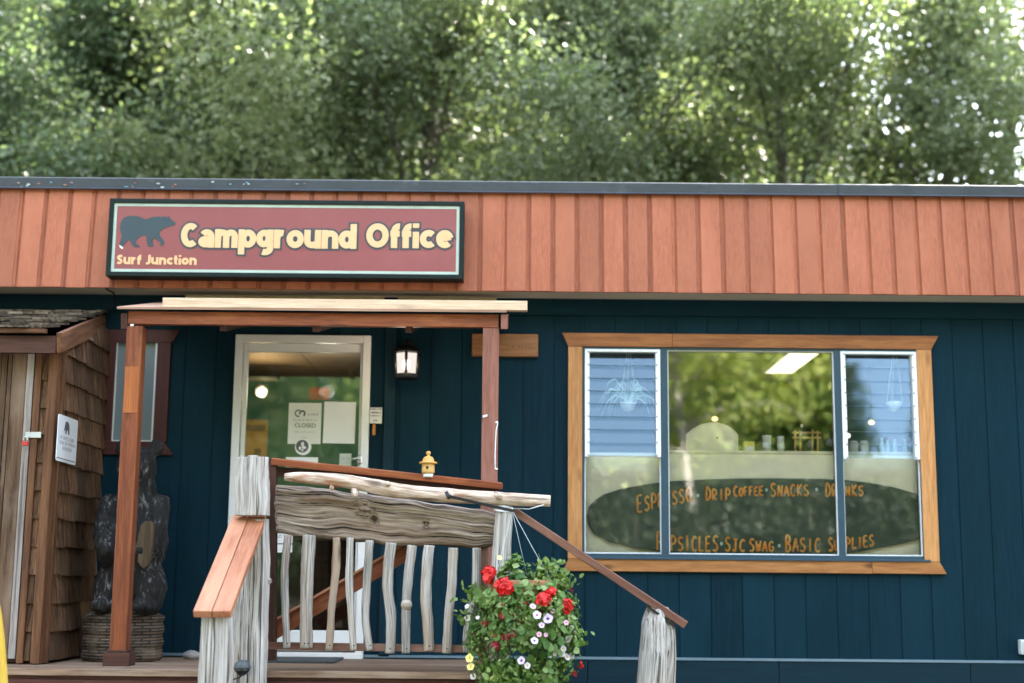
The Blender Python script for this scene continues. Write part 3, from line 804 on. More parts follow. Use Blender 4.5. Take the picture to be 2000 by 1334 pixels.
# the right-hand end rafter: long arm with a slant-cut tail, in front of the beam line
xr = P(985, 620, YB).x
mb = MB(); mb.beam((xr, YB - .02, bz1 - .048), (xr, rise_y1, rise_z1 - .06), .085, .04, side=(0, 0, 1)); mb.build('rafter', MT['mauve'], CN, bevel=.002)
mb = MB()
q0 = (bx0 - .055, YB - .05, bz1 + .003); q1 = (P(990, 604, YB).x, YB - .05, bz1 + .003)
mb.prism([q0, q1, (q1[0], rise_y1, rise_z1 + .03), (q0[0], rise_y1, rise_z1 + .03)], .014, dirv=(0, 0, 1), axis=0); mb.build('roof_sheet', MT['sheath'], CN)
# new pale 2x4 laid along the head of the roof, and an old pale board behind it under the soffit
yl = YB - .045
lx0, lx1 = P(317, 598, yl).x, P(1030, 599, yl).x; lz0_, lz1_ = P(670, 607, yl).z, P(670, 589, yl).z
mb = MB(); mb.box((lx0, yl, bz1 + .0185), (lx1, yl + .06, bz1 + .0185 + .056), axis=0); mb.build('ledger_board', MT['lumber'], CN, bevel=.002)
for a, b in ((362, 750), (777, 970)):
    yo = -.15
    mb = MB(); mb.box((P(a, 582, yo).x, yo, P(670, 590, yo).z), (P(b, 582, yo).x, yo + .03, min(P(670, 578, yo).z, ZF0 + .011)), axis=0); mb.build('blocking_board', MT['oldlumber'], CN)

# ------------------------------------------------------------------ deck
YD = -1.36
DXL, DXR = -4.6, P(915, 1300, YD).x + .12
DK = thing('wooden_deck', 'low wooden porch deck of worn brown boards under the canopy', 'deck', (-2, -.7, GZ))
mb = MB(); y = -.03
while y > YD + .02:
    y2 = max(y - .138, YD); mb.box((DXL, y2 + .003, -.036), (DXR, y - .003, 0), axis=0); y = y2
mb.build('decking', MT['decking'], DK, bevel=.003)
mb = MB(); mb.box((DXL, YD + .012, -.30), (DXR, YD + .05, -.058), axis=0); mb.box((DXL, YD + .03, -.058), (DXR, YD + .06, -.037), axis=0)
mb.build('rim_joist', MT['deckred'], DK, bevel=.002)
for x in (-4.4, -3.0, -1.5, DXR - .1):
    mb = MB(); mb.box((x - .05, YD + .06, GZ), (x + .05, YD + .16, -.04), axis=2); mb.build('pier', MT['darkbrown'], DK)
mb = MB()
V = []
c0 = P(560, 1288, -.35); c1 = P(663, 1288, -.35)
mb.box((P(515, 1285, -.3).x, -.62, .001), (P(665, 1285, -.3).x, -.12, .014)); mm = mb.build('door_mat', plain('grey_mat', (.05, .058, .06), .95, var=.3, vscale=60, bstr=.6), None, loc=(-1.4, -.4, 0), bevel=.003)
tag(mm, 'flat dark grey mat on the deck before the office door', 'door mat')

# ------------------------------------------------------------------ log railing in front of the deck
YR = -1.40
RL = thing('log_railing', 'rustic driftwood log railing with crooked grey balusters along the deck', 'railing', (P(740, 1280, YR).x, YR, 0))


def to_ground(a, b):
    "continue the line a-b down to the ground"
    t = (GZ - .04 - a.z) / (b.z - a.z); return a + (b - a) * t


def log(mb, pts, rad, seg=36, n=40, rough=.14, freq=5, cracks=7, **kw):
    P3 = [Vector(p) for p in pts]; path = []; rr = []
    m = len(P3) - 1
    for k in range(n + 1):
        u = k / n * m; i = min(int(u), m - 1); f = u - i
        a = P3[max(i - 1, 0)]; b = P3[i]; c = P3[i + 1]; d = P3[min(i + 2, m)]
        path.append(.5 * ((2 * b) + (c - a) * f + (2 * a - 5 * b + 4 * c - d) * f * f + (3 * b - a - 3 * c + d) * f ** 3))
        rr.append(rad[i] * (1 - f) + rad[i + 1] * f)
    mb.tube(path, rr, seg, rough, freq, cracks=cracks, **kw)


def px_r(px): return px * 7.95 / F

# left post: a tall split log below, three slabs of log on its head above the handrail
yl = -1.46
mb = MB()
log(mb, [P(507, 1015, yl), P(508, 1100, yl), P(503, 1200, yl), P(499, 1334, yl), to_ground(P(503, 1200, yl), P(499, 1334, yl))], [px_r(17), px_r(19), px_r(20), px_r(21), px_r(22)], rough=.12)
log(mb, [P(487, 1022, yl + .02), P(480, 1120, yl + .02), P(475, 1230, yl + .02), P(471, 1334, yl + .02), to_ground(P(475, 1230, yl + .02), P(471, 1334, yl + .02))], [px_r(17), px_r(21), px_r(24), px_r(26), px_r(27)], rough=.13)
mb.ell(P(524, 1135, yl - .0), (px_r(7), px_r(8), px_r(7)), 10, 6)
mb.build('post', MT['grey'], RL)
mb = MB()
for px, r, tp in ((475, 13.5, 893), (494, 13, 890), (512, 14.5, 893)):
    log(mb, [P(px + 1, tp, yl - .05), P(px - 1, 940, yl - .05), P(px, 975, yl - .05), P(px - 1, 1007, yl - .05)], [px_r(r * .86), px_r(r), px_r(r * 1.02), px_r(r * 1.08)], rough=.16, freq=8, n=30)
mb.build('post_cap', MT['grey'], RL)
# right post
yr = -1.43
mb = MB(); log(mb, [P(985, 998, yr), P(981, 1060, yr), P(978, 1130, yr), P(976, 1334, yr), to_ground(P(978, 1130, yr), P(976, 1334, yr))], [px_r(17), px_r(17), px_r(18), px_r(20), px_r(21)], rough=.09, freq=4)
mb.build('post', MT['grey'], RL)
# dark square post behind the left log, canopy side
mb = MB(); yy = -1.30
mb.beam(tuple(P(532, 1290, yy)), tuple(P(534, 897, yy)), .06, .04, side=(0, 1, 0)); mb.build('backing_post', MT['darkbrown'], RL)
xx = P(946, 1100, -1.3).x
mb = MB(); mb.box((xx - .022, -1.32, .0), (xx + .022, -1.26, P(946, 1030, -1.3).z), axis=2); mb.build('backing_post', MT['handrail'], RL)
# brown top rail sloping down to the right: flat cap over a darker board
a = P(530, 901, -1.30); b = P(980, 949, -1.12)
mb = MB(); mb.beam(a, b, .10, .036, side=(0, 1, .12)); mb.build('cap_rail', MT['redwood'], RL, bevel=.003)
a2 = P(533, 921, -1.27); b2 = P(975, 957, -1.10)
mb = MB(); mb.beam(a2 + Vector((0, 0, -.0)), b2, .055, .036, side=(0, 0, 1)); mb.build('sub_rail', MT['darkbrown'], RL, bevel=.002)
# bottom rail and slanting brace behind the balusters
mb = MB(); mb.beam(P(522, 1261, -1.31), P(962, 1268, -1.31), .040, .05, side=(0, 0, 1)); mb.build('bottom_rail', MT['handrail'], RL, bevel=.002)
mb = MB(); a = P(512, 1247, -1.22); b = P(800, 1075, -1.22); mb.beam(a, b, .088, .038, side=(0, 0, 1)); mb.build('brace', MT['redwood'], RL, bevel=.003)
a = P(516, 1224, -1.24); b = P(792, 1062, -1.24)
mb = MB(); mb.beam(a, b, .05, .014, side=(0, 1, 0)); mb.build('brace_cap', MT['salmon'], RL, bevel=.002)

# driftwood plank: relief modelled as a grid with flowing ridges
def plank(name, top, bot, Y, th, parent, material):
    NX, NZ = 120, 34
    def curve(pts, px):
        for (xa, ya), (xb, yb) in zip(pts[:-1], pts[1:]):
            if xa <= px <= xb:
                f = (px - xa) / (xb - xa); f = f * f * (3 - 2 * f); return ya + (yb - ya) * f
        return pts[-1][1]
    mb = MB(); V = []; G = []; Fc = []
    xl, xr_ = top[0][0], top[-1][0]
    for i in range(NX + 1):
        u = i / NX; px = xl + (xr_ - xl) * u
        yt, ybm = curve(top, px), curve(bot, px)
        yt += 2.2 * noise.noise(Vector((px * .03, 1, 0))) ; ybm += 2.5 * noise.noise(Vector((px * .035, 7, 0)))
        for j in range(NZ + 1):
            v = j / NZ
            pxx = px + (6 * noise.noise(Vector((v * 4, 3, 0))) if i in (0, NX) else 0)
            warp = .09 * noise.noise(Vector((u * 3.2, v * 1.3, 2))) + .04 * noise.noise(Vector((u * 8, v * 3, 5)))
            vv = v + warp
            d = .007 * noise.noise(Vector((u * 1.6, vv * 5, 0))) + .006 * noise.noise(Vector((u * 3, vv * 13, 9))) + .004 * noise.noise(Vector((u * 9, vv * 30, 4)))
            # long splits
            for vs, dp in ((.30, .016), (.56, .016), (.80, .010)):
                q = (vv - vs - .03 * noise.noise(Vector((u * 4, vs * 10, 0)))) / .022
                am = max(0, noise.noise(Vector((u * 2.6, vs * 17, 3))) + .35)
                d -= dp * min(1, am * 1.4) * math.exp(-q * q)
            for (ku, kv, kr, kd) in ((.44, .52, .025, .05), (.67, .50, .02, .03), (.40, .30, .05, -.02)):
                rr = ((u - ku) / (kr * .55)) ** 2 + ((v - kv) / (kr * 4.0)) ** 2
                d -= kd * math.exp(-rr)
            edge = min(v, 1 - v); d -= .03 * max(0, 1 - edge / .10) ** 2 + .02 * max(0, 1 - min(u, 1 - u) / .012) ** 2
            p = P(pxx, yt + (ybm - yt) * v, Y); V.append(p + Vector((0, -d, 0))); G.append((p.x, vv * .36, d * 1.5))
    W1 = NZ + 1
    for i in range(NX):
        for j in range(NZ):
            q = i * W1 + j; Fc.append((q, q + W1, q + W1 + 1, q + 1))
    n0 = len(V)
    ring = [i * W1 for i in range(NX + 1)] + [NX * W1 + j for j in range(1, NZ + 1)] + [i * W1 + NZ for i in range(NX - 1, -1, -1)] + [j for j in range(NZ - 1, 0, -1)]
    for r in ring: V.append(V[r] + Vector((0, th, 0))); G.append((G[r][0], G[r][1], G[r][2] + th))
    m = len(ring)
    for k in range(m): Fc.append((ring[(k + 1) % m], ring[k], n0 + k, n0 + (k + 1) % m))
    Fc.append(tuple(n0 + k for k in range(m)))
    mb.add(V, Fc, G, .6, True); return mb.build(name, material, parent)


plank('driftwood_plank', [(536, 946), (600, 950), (690, 962), (780, 973), (860, 984), (930, 993), (978, 1003)], [(536, 1040), (600, 1051), (700, 1057), (780, 1068), (860, 1065), (930, 1071), (978, 1066)], -1.37, .05, RL, MT['plank'])
# peeled log on top with branch stubs
mb = MB(); yk = -1.47
log(mb, [P(556, 932, yk), P(600, 933, yk), P(680, 941, yk), P(760, 956, yk), P(850, 966, yk), P(960, 973, yk), P(1075, 979, yk)], [px_r(6.5), px_r(11), px_r(13), px_r(14.5), px_r(13.5), px_r(13), px_r(11)], seg=28, n=80, rough=.12, freq=7, cracks=3)
for px, py, dx, dy, r in ((692, 957, 2, 12, 7), (874, 963, 10, 6, 8), (968, 967, 8, 3, 7.5), (648, 951, 0, 4, 5), (760, 948, -4, -4, 6)):
    log(mb, [P(px, py, yk - .01), P(px + dx * .6, py + dy * .6, yk - .035), P(px + dx, py + dy, yk - .055)], [px_r(r), px_r(r * .9), px_r(r * .75)], seg=10, n=4, rough=.05, cracks=0)
mb.build('top_log', MT['peeled'], RL)

BAL = [([(562, 1045), (556, 1120), (557, 1190), (560, 1266)], 7.5, .8), ([(604, 1045), (599, 1150), (598, 1266)], 12, .9), ([(657, 1050), (656, 1110), (648, 1190), (643, 1270)], 7.5, .8),
       ([(684, 1050), (682, 1130), (686, 1210), (690, 1270)], 7, .8), ([(722, 1055), (716, 1150), (714, 1210), (722, 1270)], 8, .8), ([(764, 1060), (757, 1140), (764, 1210), (761, 1276)], 10, .85),
       ([(805, 1065), (796, 1140), (793, 1200), (793, 1276)], 9, .85), ([(839, 1065), (832, 1150), (836, 1220), (838, 1271)], 10.5, .9), ([(885, 1070), (883, 1140), (876, 1210), (872, 1276)], 9, .85),
       ([(931, 1070), (929, 1150), (914, 1230), (912, 1273)], 8.5, .85)]
for pts, r, sq in BAL:
    mb = MB(); tp = random.uniform(.85, 1.05)
    log(mb, [P(a, b, -1.37) for a, b in pts], [px_r(r * 1.0), px_r(r * 1.05), px_r(r * .98), px_r(r * .92)][:len(pts)], seg=18, n=30, rough=.17, freq=9, sq=sq, cracks=3)
    if r == 9 and pts[0][0] == 805: mb.ell(P(794, 1181, -1.38), (px_r(11), px_r(10), px_r(11)), 10, 8)
    bo = mb.build('baluster', MT['baluster'], RL); a, b = pts[-1]
    for dx in ((-3, 4) if r > 11 else (1,)):
        mb = MB(); mb.ell(P(a + dx, b - 9, -1.395 - px_r(r) * .55), (px_r(1.6), px_r(1.2), px_r(1.6)), 8, 5); mb.build('screw_head', MT['black'], bo)

# ------------------------------------------------------------------ left stair handrail (comes towards the viewer) on its newel log
HL = thing('stair_handrail', 'sloping salmon red handrail of two boards on a grey log newel', 'handrail', (P(420, 1250, -2.2).x, -2.2, GZ))
a = P(488, 1011, -1.44); b = P(414, 1200, -2.26)
mb = MB(); d = (b - a).normalized(); sdv = Vector((1, 0, 0))
for sgn in (-1, 1):
    mb.beam(a + sdv * .0465 * sgn, b + sdv * .0465 * sgn + d * .0, .089, .038, side=(1, 0, 0))
mb.build('rail_board', MT['salmon'], HL, bevel=.003)
mb = MB(); yn = -2.14
log(mb, [P(424, 1205, yn), P(423, 1260, yn), P(420, 1334, yn), to_ground(P(423, 1260, yn), P(420, 1334, yn))], [px_r(28), px_r(29), px_r(29), px_r(31)], rough=.09, freq=4, n=50)
mb.build('newel_post', MT['grey'], HL)
# right stair handrail
HR = thing('stair_handrail', 'thin purple brown handrail slanting down across the big window', 'handrail', (P(1283, 1260, -1.45).x, -1.45, GZ))
a = P(1006, 999, -1.36); b = P(1340, 1221, -1.50)
mb = MB(); mb.beam(a, b, .09, .040, side=(0, 1, .1)); mb.build('rail_board', MT['handrail'], HR, bevel=.003)
mb = MB(); yn = -1.46
p0 = P(1284, 1192, yn)
log(mb, [P(1284, 1186, yn), P(1285, 1215, yn), P(1284, 1262, yn), P(1281, 1334, yn), to_ground(P(1284, 1262, yn), P(1281, 1334, yn))], [px_r(20), px_r(31), px_r(34), px_r(36), px_r(38)], rough=.06, freq=3, n=50)
mb.build('newel_post', MT['grey'], HR)
mb = MB(); mb.beam(P(1262, 1183, yn - .05), P(1318, 1223, yn - .05), .05, .012, side=(0, 1, 0)); mb.build('bracket', MT['black'], HR)

# steps below the frame: one flight towards the viewer at the left, one to the right along the wall
ST1 = thing('porch_steps', 'brown wooden steps rising to the deck beside the sloping salmon handrail', 'steps', (-2.5, -2.0, GZ))
mb = MB(); sl = MB()
for i in range(1, 5):
    z = -i * .22; y = YD - (i - 1) * .27; mb.box((-3.3, y - .28, z - .036), (-1.78, y - .005, z), axis=0)
mb.build('tread', MT['decking'], ST1, bevel=.003)
for x in (-3.32, -1.74): sl = MB(); sl.beam((x, YD + .02, -.20), (x, YD - 1.10, GZ), .24, .038, side=(0, 0, 1)); sl.build('stringer', MT['deckred'], ST1)
ST2 = thing('porch_steps', 'brown wooden steps going down to the right under the thin handrail', 'steps', (.8, -1.0, GZ))
mb = MB(); sl = MB()
for i in range(1, 5):
    z = -i * .22; x = DXR + (i - 1) * .27; mb.box((x + .005, YD + .02, z - .036), (x + .28, -.35, z), axis=1)
mb.build('tread', MT['decking'], ST2, bevel=.003)
for y in (YD, -.33): sl = MB(); sl.beam((DXR - .02, y, -.20), (DXR + 1.10, y, GZ), .24, .038, side=(0, 0, 1)); sl.build('stringer', MT['deckred'], ST2)
# ------------------------------------------------------------------ shed on the left
YH = -.95
CX = P(107, 900, YH).x
SH = thing('garden_shed', 'small cedar shingled shed with plank door built against the office', 'shed', (CX - .6, YH, 0))


def xs(px, Y=YH): return P(px, 900, Y).x


zt_ = P(60, 676, YH).z
mb = MB()
for a, b in ((-95, -50), (-49, -8), (-7.5, 4), (4.6, 13), (13.6, 42.5)):
    mb.box((xs(a) + .002, YH - .02 - random.uniform(0, .004), .03), (xs(b), YH + .01, zt_ + .02), axis=2)
dr = mb.build('door', MT['shedplank'], SH, bevel=.003); dr['label'] = 'weathered brown plank door'
mb = MB(); mb.box((xs(43.3), YH - .026, .03), (xs(57.5), YH + .01, zt_ + .02), axis=2); mb.build('edge_board', MT['shedgrey'], dr, bevel=.003)
mb = MB(); mb.box((xs(60.5), YH - .035, .005), (xs(73), YH + .02, zt_ + .03), axis=2); mb.build('door_jamb', MT['shedtrim'], SH, bevel=.003)
mb = MB(); mb.box((xs(89), YH - .05, .005), (xs(106.5), YH + .02, zt_ - .01), axis=2); mb.build('corner_board', MT['shedtrim'], SH, bevel=.003)
mb = MB(); mb.box((CX - .02, YH + .021, .005), (CX + .016, YH + .07, zt_), axis=2); mb.build('corner_board', MT['shedtrim'], SH, bevel=.003)
mb = MB(); mb.box((-4.4, YH + .012, .01), (CX - .004, -.02, zt_)); mb.build('carcass', MT['darkbrown'], SH)
ye, yb_ = -1.20, -.03
ze, zb2 = P(60, 642, ye).z, P(100, 606, yb_).z
# shingles: narrow strip on the front, full courses on the side wall
mb = MB()
c_h = .162; z = .02
def roof_under(y): return ze + (zb2 - ze) * (y - ye) / (yb_ - ye) - .085
while z < 2.2:
    a, b = xs(73.5), xs(88.5)
    if z + c_h < zt_: mb.prism([(a, YH - .022, z), (b, YH - .022, z + random.uniform(-.004, .004)), (b, YH - .004, z + c_h + .03), (a, YH - .004, z + c_h + .03)], .016, axis=2)
    y = YH + .06
    while y < -.03:
        wd = random.uniform(.075, .165); y2 = min(y + wd, -.025); zz = z + random.uniform(-.006, .006)
        zt2 = min(z + c_h + .03, roof_under(y))
        if zt2 > zz + .03: mb.prism([(CX + .026, y + .003, zz), (CX + .026, y2 - .003, zz), (CX + .004, y2 - .003, zt2), (CX + .004, y + .003, zt2)], .016, dirv=(-1, 0, 0), axis=2)
        y = y2
    z += c_h
mb.build('shingle_siding', MT['shingle'], SH)
# roof
ye, yb_ = -1.20, -.03
ze, zb2 = P(60, 642, ye).z, P(100, 606, yb_).z
xr = P(212, 607, yb_).x
mb = MB(); n = 7
for i in range(n):
    f0 = i / n; f1 = (i + 1.25) / n
    y0 = ye + (yb_ - ye) * f0; y1 = min(ye + (yb_ - ye) * f1, yb_); zz0 = ze + (zb2 - ze) * f0 + .02; zz1 = ze + (zb2 - ze) * min(f1, 1)
    x = -4.5
    while x < xr:
        wd = random.uniform(.08, .18); x2 = min(x + wd, xr); j = random.uniform(-.012, .012); h = random.uniform(-.003, .004)
        mb.prism([(x + .003, y0 + j, zz0 + h), (x2 - .003, y0 + j, zz0 + h), (x2 - .003, y1, zz1 + h), (x + .003, y1, zz1 + h)], .014, dirv=(0, 0, -1), axis=1)
        x = x2
rf = mb.build('roof', MT['rooshingle'], SH)
mb = MB(); mb.box((-4.5, ye + .01, ze - .022), (xr - .02, ye + .035, ze + .004), axis=0); mb.build('drip_board', MT['shedtrim'], rf, bevel=.002)
mb = MB(); mb.box((-4.5, ye + .06, P(60, 686, ye).z), (P(103, 670, ye).x, ye + .10, P(60, 652, ye).z), axis=0); mb.build('eave_board', MT['darkbrown'], rf, bevel=.002)
mb = MB(); mb.beam((P(112, 670, ye).x, ye + .035, ze - .075), (xr - .03, yb_, zb2 - .085), .115, .032, side=(0, 0, 1)); mb.build('rake_board', MT['shedtrim'], rf, bevel=.002)
# hasp, padlock, notice
hy = YH - .045
mb = MB()
a, b = P(49, 853, hy), P(80, 849, hy)
mb.box((a.x, hy, b.z - .018), (b.x, hy + .006, b.z + .016), axis=0); mb.tube([(a.x + .012, hy - .004, a.z - .006), (a.x + .012, hy - .02, a.z - .004), (a.x + .02, hy - .02, a.z - .004), (a.x + .02, hy - .004, a.z - .006)], .0035, 8)
mb.build('hasp', plain('galvanised_hasp', (.46, .48, .48), .45, metal=.6, var=.15), SH, bevel=.002)
c = P(49, 866, hy - .018)
PL = thing('padlock', 'small red padlock hanging from the hasp of the shed door', 'padlock', tuple(c))
mb = MB(); mb.box((c.x - .019, c.y - .009, c.z - .014), (c.x + .019, c.y + .009, c.z + .012)); mb.build('lock_body', plain('red_lock', (.42, .03, .022), .35, var=.1), PL, bevel=.004)
mb = MB(); mb.tube([(c.x - .011, c.y, c.z + .01), (c.x - .011, c.y, c.z + .03), (c.x - .006, c.y, c.z + .04), (c.x + .006, c.y, c.z + .04), (c.x + .011, c.y, c.z + .03), (c.x + .011, c.y, c.z + .01)], .0035, 8); mb.build('shackle', plain('steel_shackle', (.6, .6, .58), .3, metal=.9), PL)

XN = CX + .034
pa, pb, pc, pd = PX(117, 808, XN), PX(152, 822, XN), PX(148, 910, XN), PX(112, 899, XN)
zA, zB = (pa.z + pb.z) / 2, (pc.z + pd.z) / 2; yA, yB = pa.y - .02, (pb.y + pc.y) / 2
NT = thing('shed_notice', 'white tin notice with rounded corners on the shingled shed wall', 'notice', (XN, (yA + yB) / 2, zB))


def rrect(y0, y1, z0, z1, r, n=4):
    pts = []
    for cx_, cz_, a0 in ((y1 - r, z1 - r, 0), (y0 + r, z1 - r, 90), (y0 + r, z0 + r, 180), (y1 - r, z0 + r, 270)):
        for k in range(n + 1):
            t = R(a0 + 90 * k / n); pts.append((cx_ + r * math.cos(t), cz_ + r * math.sin(t)))
    return pts


m_paper = plain('white_notice', (.72, .75, .78), .5, var=.04); m_ink = plain('dark_print', (.09, .09, .10), .6); m_pale = plain('faded_print', (.42, .43, .45), .6)
mb = MB(); mb.prism([(XN, y, z) for y, z in rrect(yA, yB, zB, zA, .018)], .003, dirv=(-1, 0, 0)); mb.build('plate', m_paper, NT)
mb = MB(); H = zA - zB; W_ = yB - yA
for q in (((.30, .66), (.36, .86), (.42, .90), (.50, .88), (.56, .82), (.58, .62), (.52, .62), (.50, .70), (.45, .70), (.42, .62), (.36, .62), (.38, .72)),):
    mb.prism([(XN + .001, yA + W_ * u, zB + H * v) for u, v in q], .001, dirv=(-1, 0, 0))
mb.prism([(XN + .001, yA + .01, zB + .016), (XN + .001, yB - .01, zB + .016), (XN + .001, yB - .01, zB + .021), (XN + .001, yA + .01, zB + .021)], .001, dirv=(-1, 0, 0))
random.seed(31)
for row, (u0, u1) in zip((.52, .41, .30), ((.14, .86), (.12, .9), (.28, .72))):
    u = u0
    while u < u1:
        wd = random.uniform(.03, .05); hh = random.uniform(.03, .045)
        mb.prism([(XN + .001, yA + W_ * u, zB + H * (row - hh)), (XN + .001, yA + W_ * (u + wd), zB + H * (row - hh)), (XN + .001, yA + W_ * (u + wd), zB + H * (row + hh)), (XN + .001, yA + W_ * u, zB + H * (row + hh))], .001, dirv=(-1, 0, 0), mi=1)
        u += wd + random.choice([.015, .02, .06])
mb.build('print', [m_ink, m_pale], NT)
random.seed(9)

# ------------------------------------------------------------------ carved bear on its log base
YBR = -.50
bc = P(255, 1200, YBR)
base_top = P(245, 1196, YBR).z
BR = thing('bear_statue', 'chainsaw carved black bear standing upright behind the canopy post', 'statue', (bc.x, YBR, .0))
mb = MB()
k = 1.06 / 1.0


def be(x, y, z, rx, ry, rz, rot=None): mb.ell((bc.x + x * k * .88, YBR + y * k, base_top + z * k), (rx * k * .88, ry * k, rz * k), 22, 16, rot)


be(-.005, -.02, .83, .125, .125, .125); be(0, -.135, .79, .060, .09, .055); be(0, -.20, .80, .026, .02, .02)
be(-.115, 0, .945, .050, .032, .052); be(.110, 0, .945, .050, .032, .052)
be(0, .0, .70, .115, .11, .16); be(.01, .0, .56, .165, .14, .17); be(.02, -.02, .40, .205, .17, .20); be(.0, -.02, .22, .19, .17, .18)
be(-.12, -.05, .13, .105, .13, .16); be(.13, -.05, .13, .105, .13, .16)
be(-.13, -.13, .04, .075, .13, .05); be(.13, -.13, .04, .075, .13, .05)
for sx in (-1, 1):
    for i in range(6):
        f = i / 5; be(sx * (.165 + .035 * math.sin(f * 3)) - sx * f * .05, -.03 - .16 * f, .60 - .26 * f, .066 - .012 * f, .066 - .012 * f, .075)
    be(sx * .11, -.215, .345, .05, .045, .045)
me_tmp = mb.build('body', MT['black'], BR)
rm = me_tmp.modifiers.new('remesh', 'REMESH'); rm.mode = 'VOXEL'; rm.voxel_size = .012
dg = bpy.context.evaluated_depsgraph_get(); dg.update()
mesh2 = bpy.data.meshes.new_from_object(me_tmp.evaluated_get(dg)); me_tmp.modifiers.clear()
for _ in range(2):
    bm = bmesh.new(); bm.from_mesh(mesh2); bmesh.ops.smooth_vert(bm, verts=bm.verts, factor=.5, use_axis_x=True, use_axis_y=True, use_axis_z=True); bm.to_mesh(mesh2); bm.free()
for v in mesh2.vertices:
    q = v.co; v.co = q + v.normal * (.012 * noise.noise(Vector((q.x * 26, q.y * 26, q.z * 10))) + .009 * noise.noise(Vector((q.x * 75, q.y * 75, q.z * 16))))
for p in mesh2.polygons: p.use_smooth = True
me_tmp.data = mesh2
m, n, b, o = mat('burnt_carved_wood')
tc = n.nodes.new('ShaderNodeTexCoord').outputs['Object']
t1 = tex(n, tc, 48, 7, .72, (1, 1, .25)); t2 = tex(n, tc, 5, 3, .6)
f = node(n, 'ShaderNodeMath', operation='MULTIPLY'); n.links.new(ramp(n, t1, [(.53, 0.0), (.63, 1.0)]), f.inputs[0]); n.links.new(ramp(n, t2, [(.42, 0.0), (.58, 1.0)]), f.inputs[1])
n.links.new(mix(n, f.outputs[0], (.001, .001, .0012), (.20, .19, .18)), b.inputs['Base Color']); b.inputs['Roughness'].default_value = .8
bump(n, b, t1, .8, .012)
mesh2.materials.clear(); mesh2.materials.append(m)
m_tan = wood('tan_carving', (.11, .073, .04), (.06, .038, .02), rough=.7, tone_amt=.05, bstr=.3)
mb = MB(); ya = YBR - .27
mb.prism([P(a, b_, ya) for a, b_ in [(268, 1098), (269, 1048), (274, 1026), (284, 1017), (296, 1018), (300, 1030), (297, 1070), (290, 1104), (280, 1112)]], .05, axis=2); mb.build('carved_log', m_tan, BR, bevel=.008)
mb = MB(); mb.ell((bc.x - .005, YBR - .235, base_top + .855), (.02, .014, .014), 10, 8); mb.build('nose', plain('pale_nose', (.25, .24, .23), .5), BR)
# base: squat eight sided block with cut bands
m, n, b, o = mat('banded_log_base')
tc = n.nodes.new('ShaderNodeTexCoord').outputs['Object']
br = node(n, 'ShaderNodeTexBrick', Scale=9.0); br.inputs['Color1'].default_value = (.17, .115, .07, 1); br.inputs['Color2'].default_value = (.09, .06, .038, 1); br.inputs['Mortar'].default_value = (.016, .013, .011, 1)
br.inputs['Mortar Size'].default_value = .05; br.inputs['Row Height'].default_value = .16; br.inputs['Brick Width'].default_value = .7
mp = node(n, 'ShaderNodeMapping'); mp.inputs['Rotation'].default_value = (R(90), 0, 0); n.links.new(tc, mp.inputs[0])
wv = tex(n, tc, 8, 4, .6); n.links.new(mp.outputs[0], br.inputs['Vector'])
n.links.new(mix(n, ramp(n, wv, [(.5, 0.0), (.75, .7)]), br.outputs['Color'], (.20, .15, .10)), b.inputs['Base Color']); b.inputs['Roughness'].default_value = .85
bump(n, b, br.outputs['Fac'], -.8, .01)
xa, xb = P(162, 1240, YBR).x, P(320, 1240, YBR).x; cx_ = (xa + xb) / 2; rr = (xb - xa) / 2 * .99
mb = MB(); hgt = base_top
prof = [(rr * .93, 0), (rr, .02)]
for i in range(7):
    z = .02 + (hgt - .06) * i / 6; prof += [(rr * (.985 if i % 2 else 1.0), z), (rr * (.965 if i % 2 else 1.01), z + (hgt - .06) / 12)]
prof += [(rr * .86, hgt - .01), (rr * .80, hgt + .005)]
mb.lathe((cx_, YBR, .001), prof, 8, smooth=False, ph=R(22.5)); mb.build('base_block', m, BR, bevel=.006)

# ------------------------------------------------------------------ wall lantern
YL = -.13
c = P(795, 712, YL); s_ = 9.17 / F
LN = thing('wall_lantern', 'black wall lantern with lit glass panes right of the door', 'lantern', (c.x, YL, c.z))


def hexa(r, ph=0): return [(r * math.cos(R(60 * i + ph)), r * math.sin(R(60 * i + ph))) for i in range(6)]


hr = 27 * s_; hz = 22 * s_
mb = MB()
mb.lathe((c.x, YL, c.z), [(hr * 1.02, hz), (hr * 1.18, hz + .004), (hr * 1.12, hz + .014), (hr * .55, hz + .045), (hr * .22, hz + .058), (hr * .14, hz + .075), (hr * .05, hz + .085)], 6, smooth=False, ph=R(30))
mb.build('cap', MT['black'], LN)
mb = MB()
mb.lathe((c.x, YL, c.z), [(hr * .55, -hz - .03), (hr * .9, -hz - .018), (hr * 1.0, -hz), (hr * .98, -hz + .008)], 6, smooth=False, ph=R(30)); mb.build('bottom_ring', MT['black'], LN)
mb = MB()
for x, y in hexa(hr * .98, 30): mb.tube([(c.x + x * .9, YL + y * .9, c.z - hz), (c.x + x, YL + y, c.z + hz)], .0095, 6)
mb.build('frame', MT['black'], LN)
m_lit = emit('lit_frosted_pane', (1.0, .90, .80), .075)
mb = MB(); h0, h1 = hexa(hr * .84, 30), hexa(hr * .92, 30)
for i in range(6):
    j = (i + 1) % 6
    mb.add([(c.x + h0[i][0], YL + h0[i][1], c.z - hz + .006), (c.x + h0[j][0], YL + h0[j][1], c.z - hz + .006), (c.x + h1[j][0], YL + h1[j][1], c.z + hz - .004), (c.x + h1[i][0], YL + h1[i][1], c.z + hz - .004)], [(0, 1, 2, 3)])
mb.build('pane', m_lit, LN)
mb = MB(); mb.ell((c.x, YL - hr * .80, c.z - .012), (.026, .006, .036), 14, 10); mb.build('bulb', emit('bulb_glow', (1, .97, .92), .5), LN)
mb = MB()
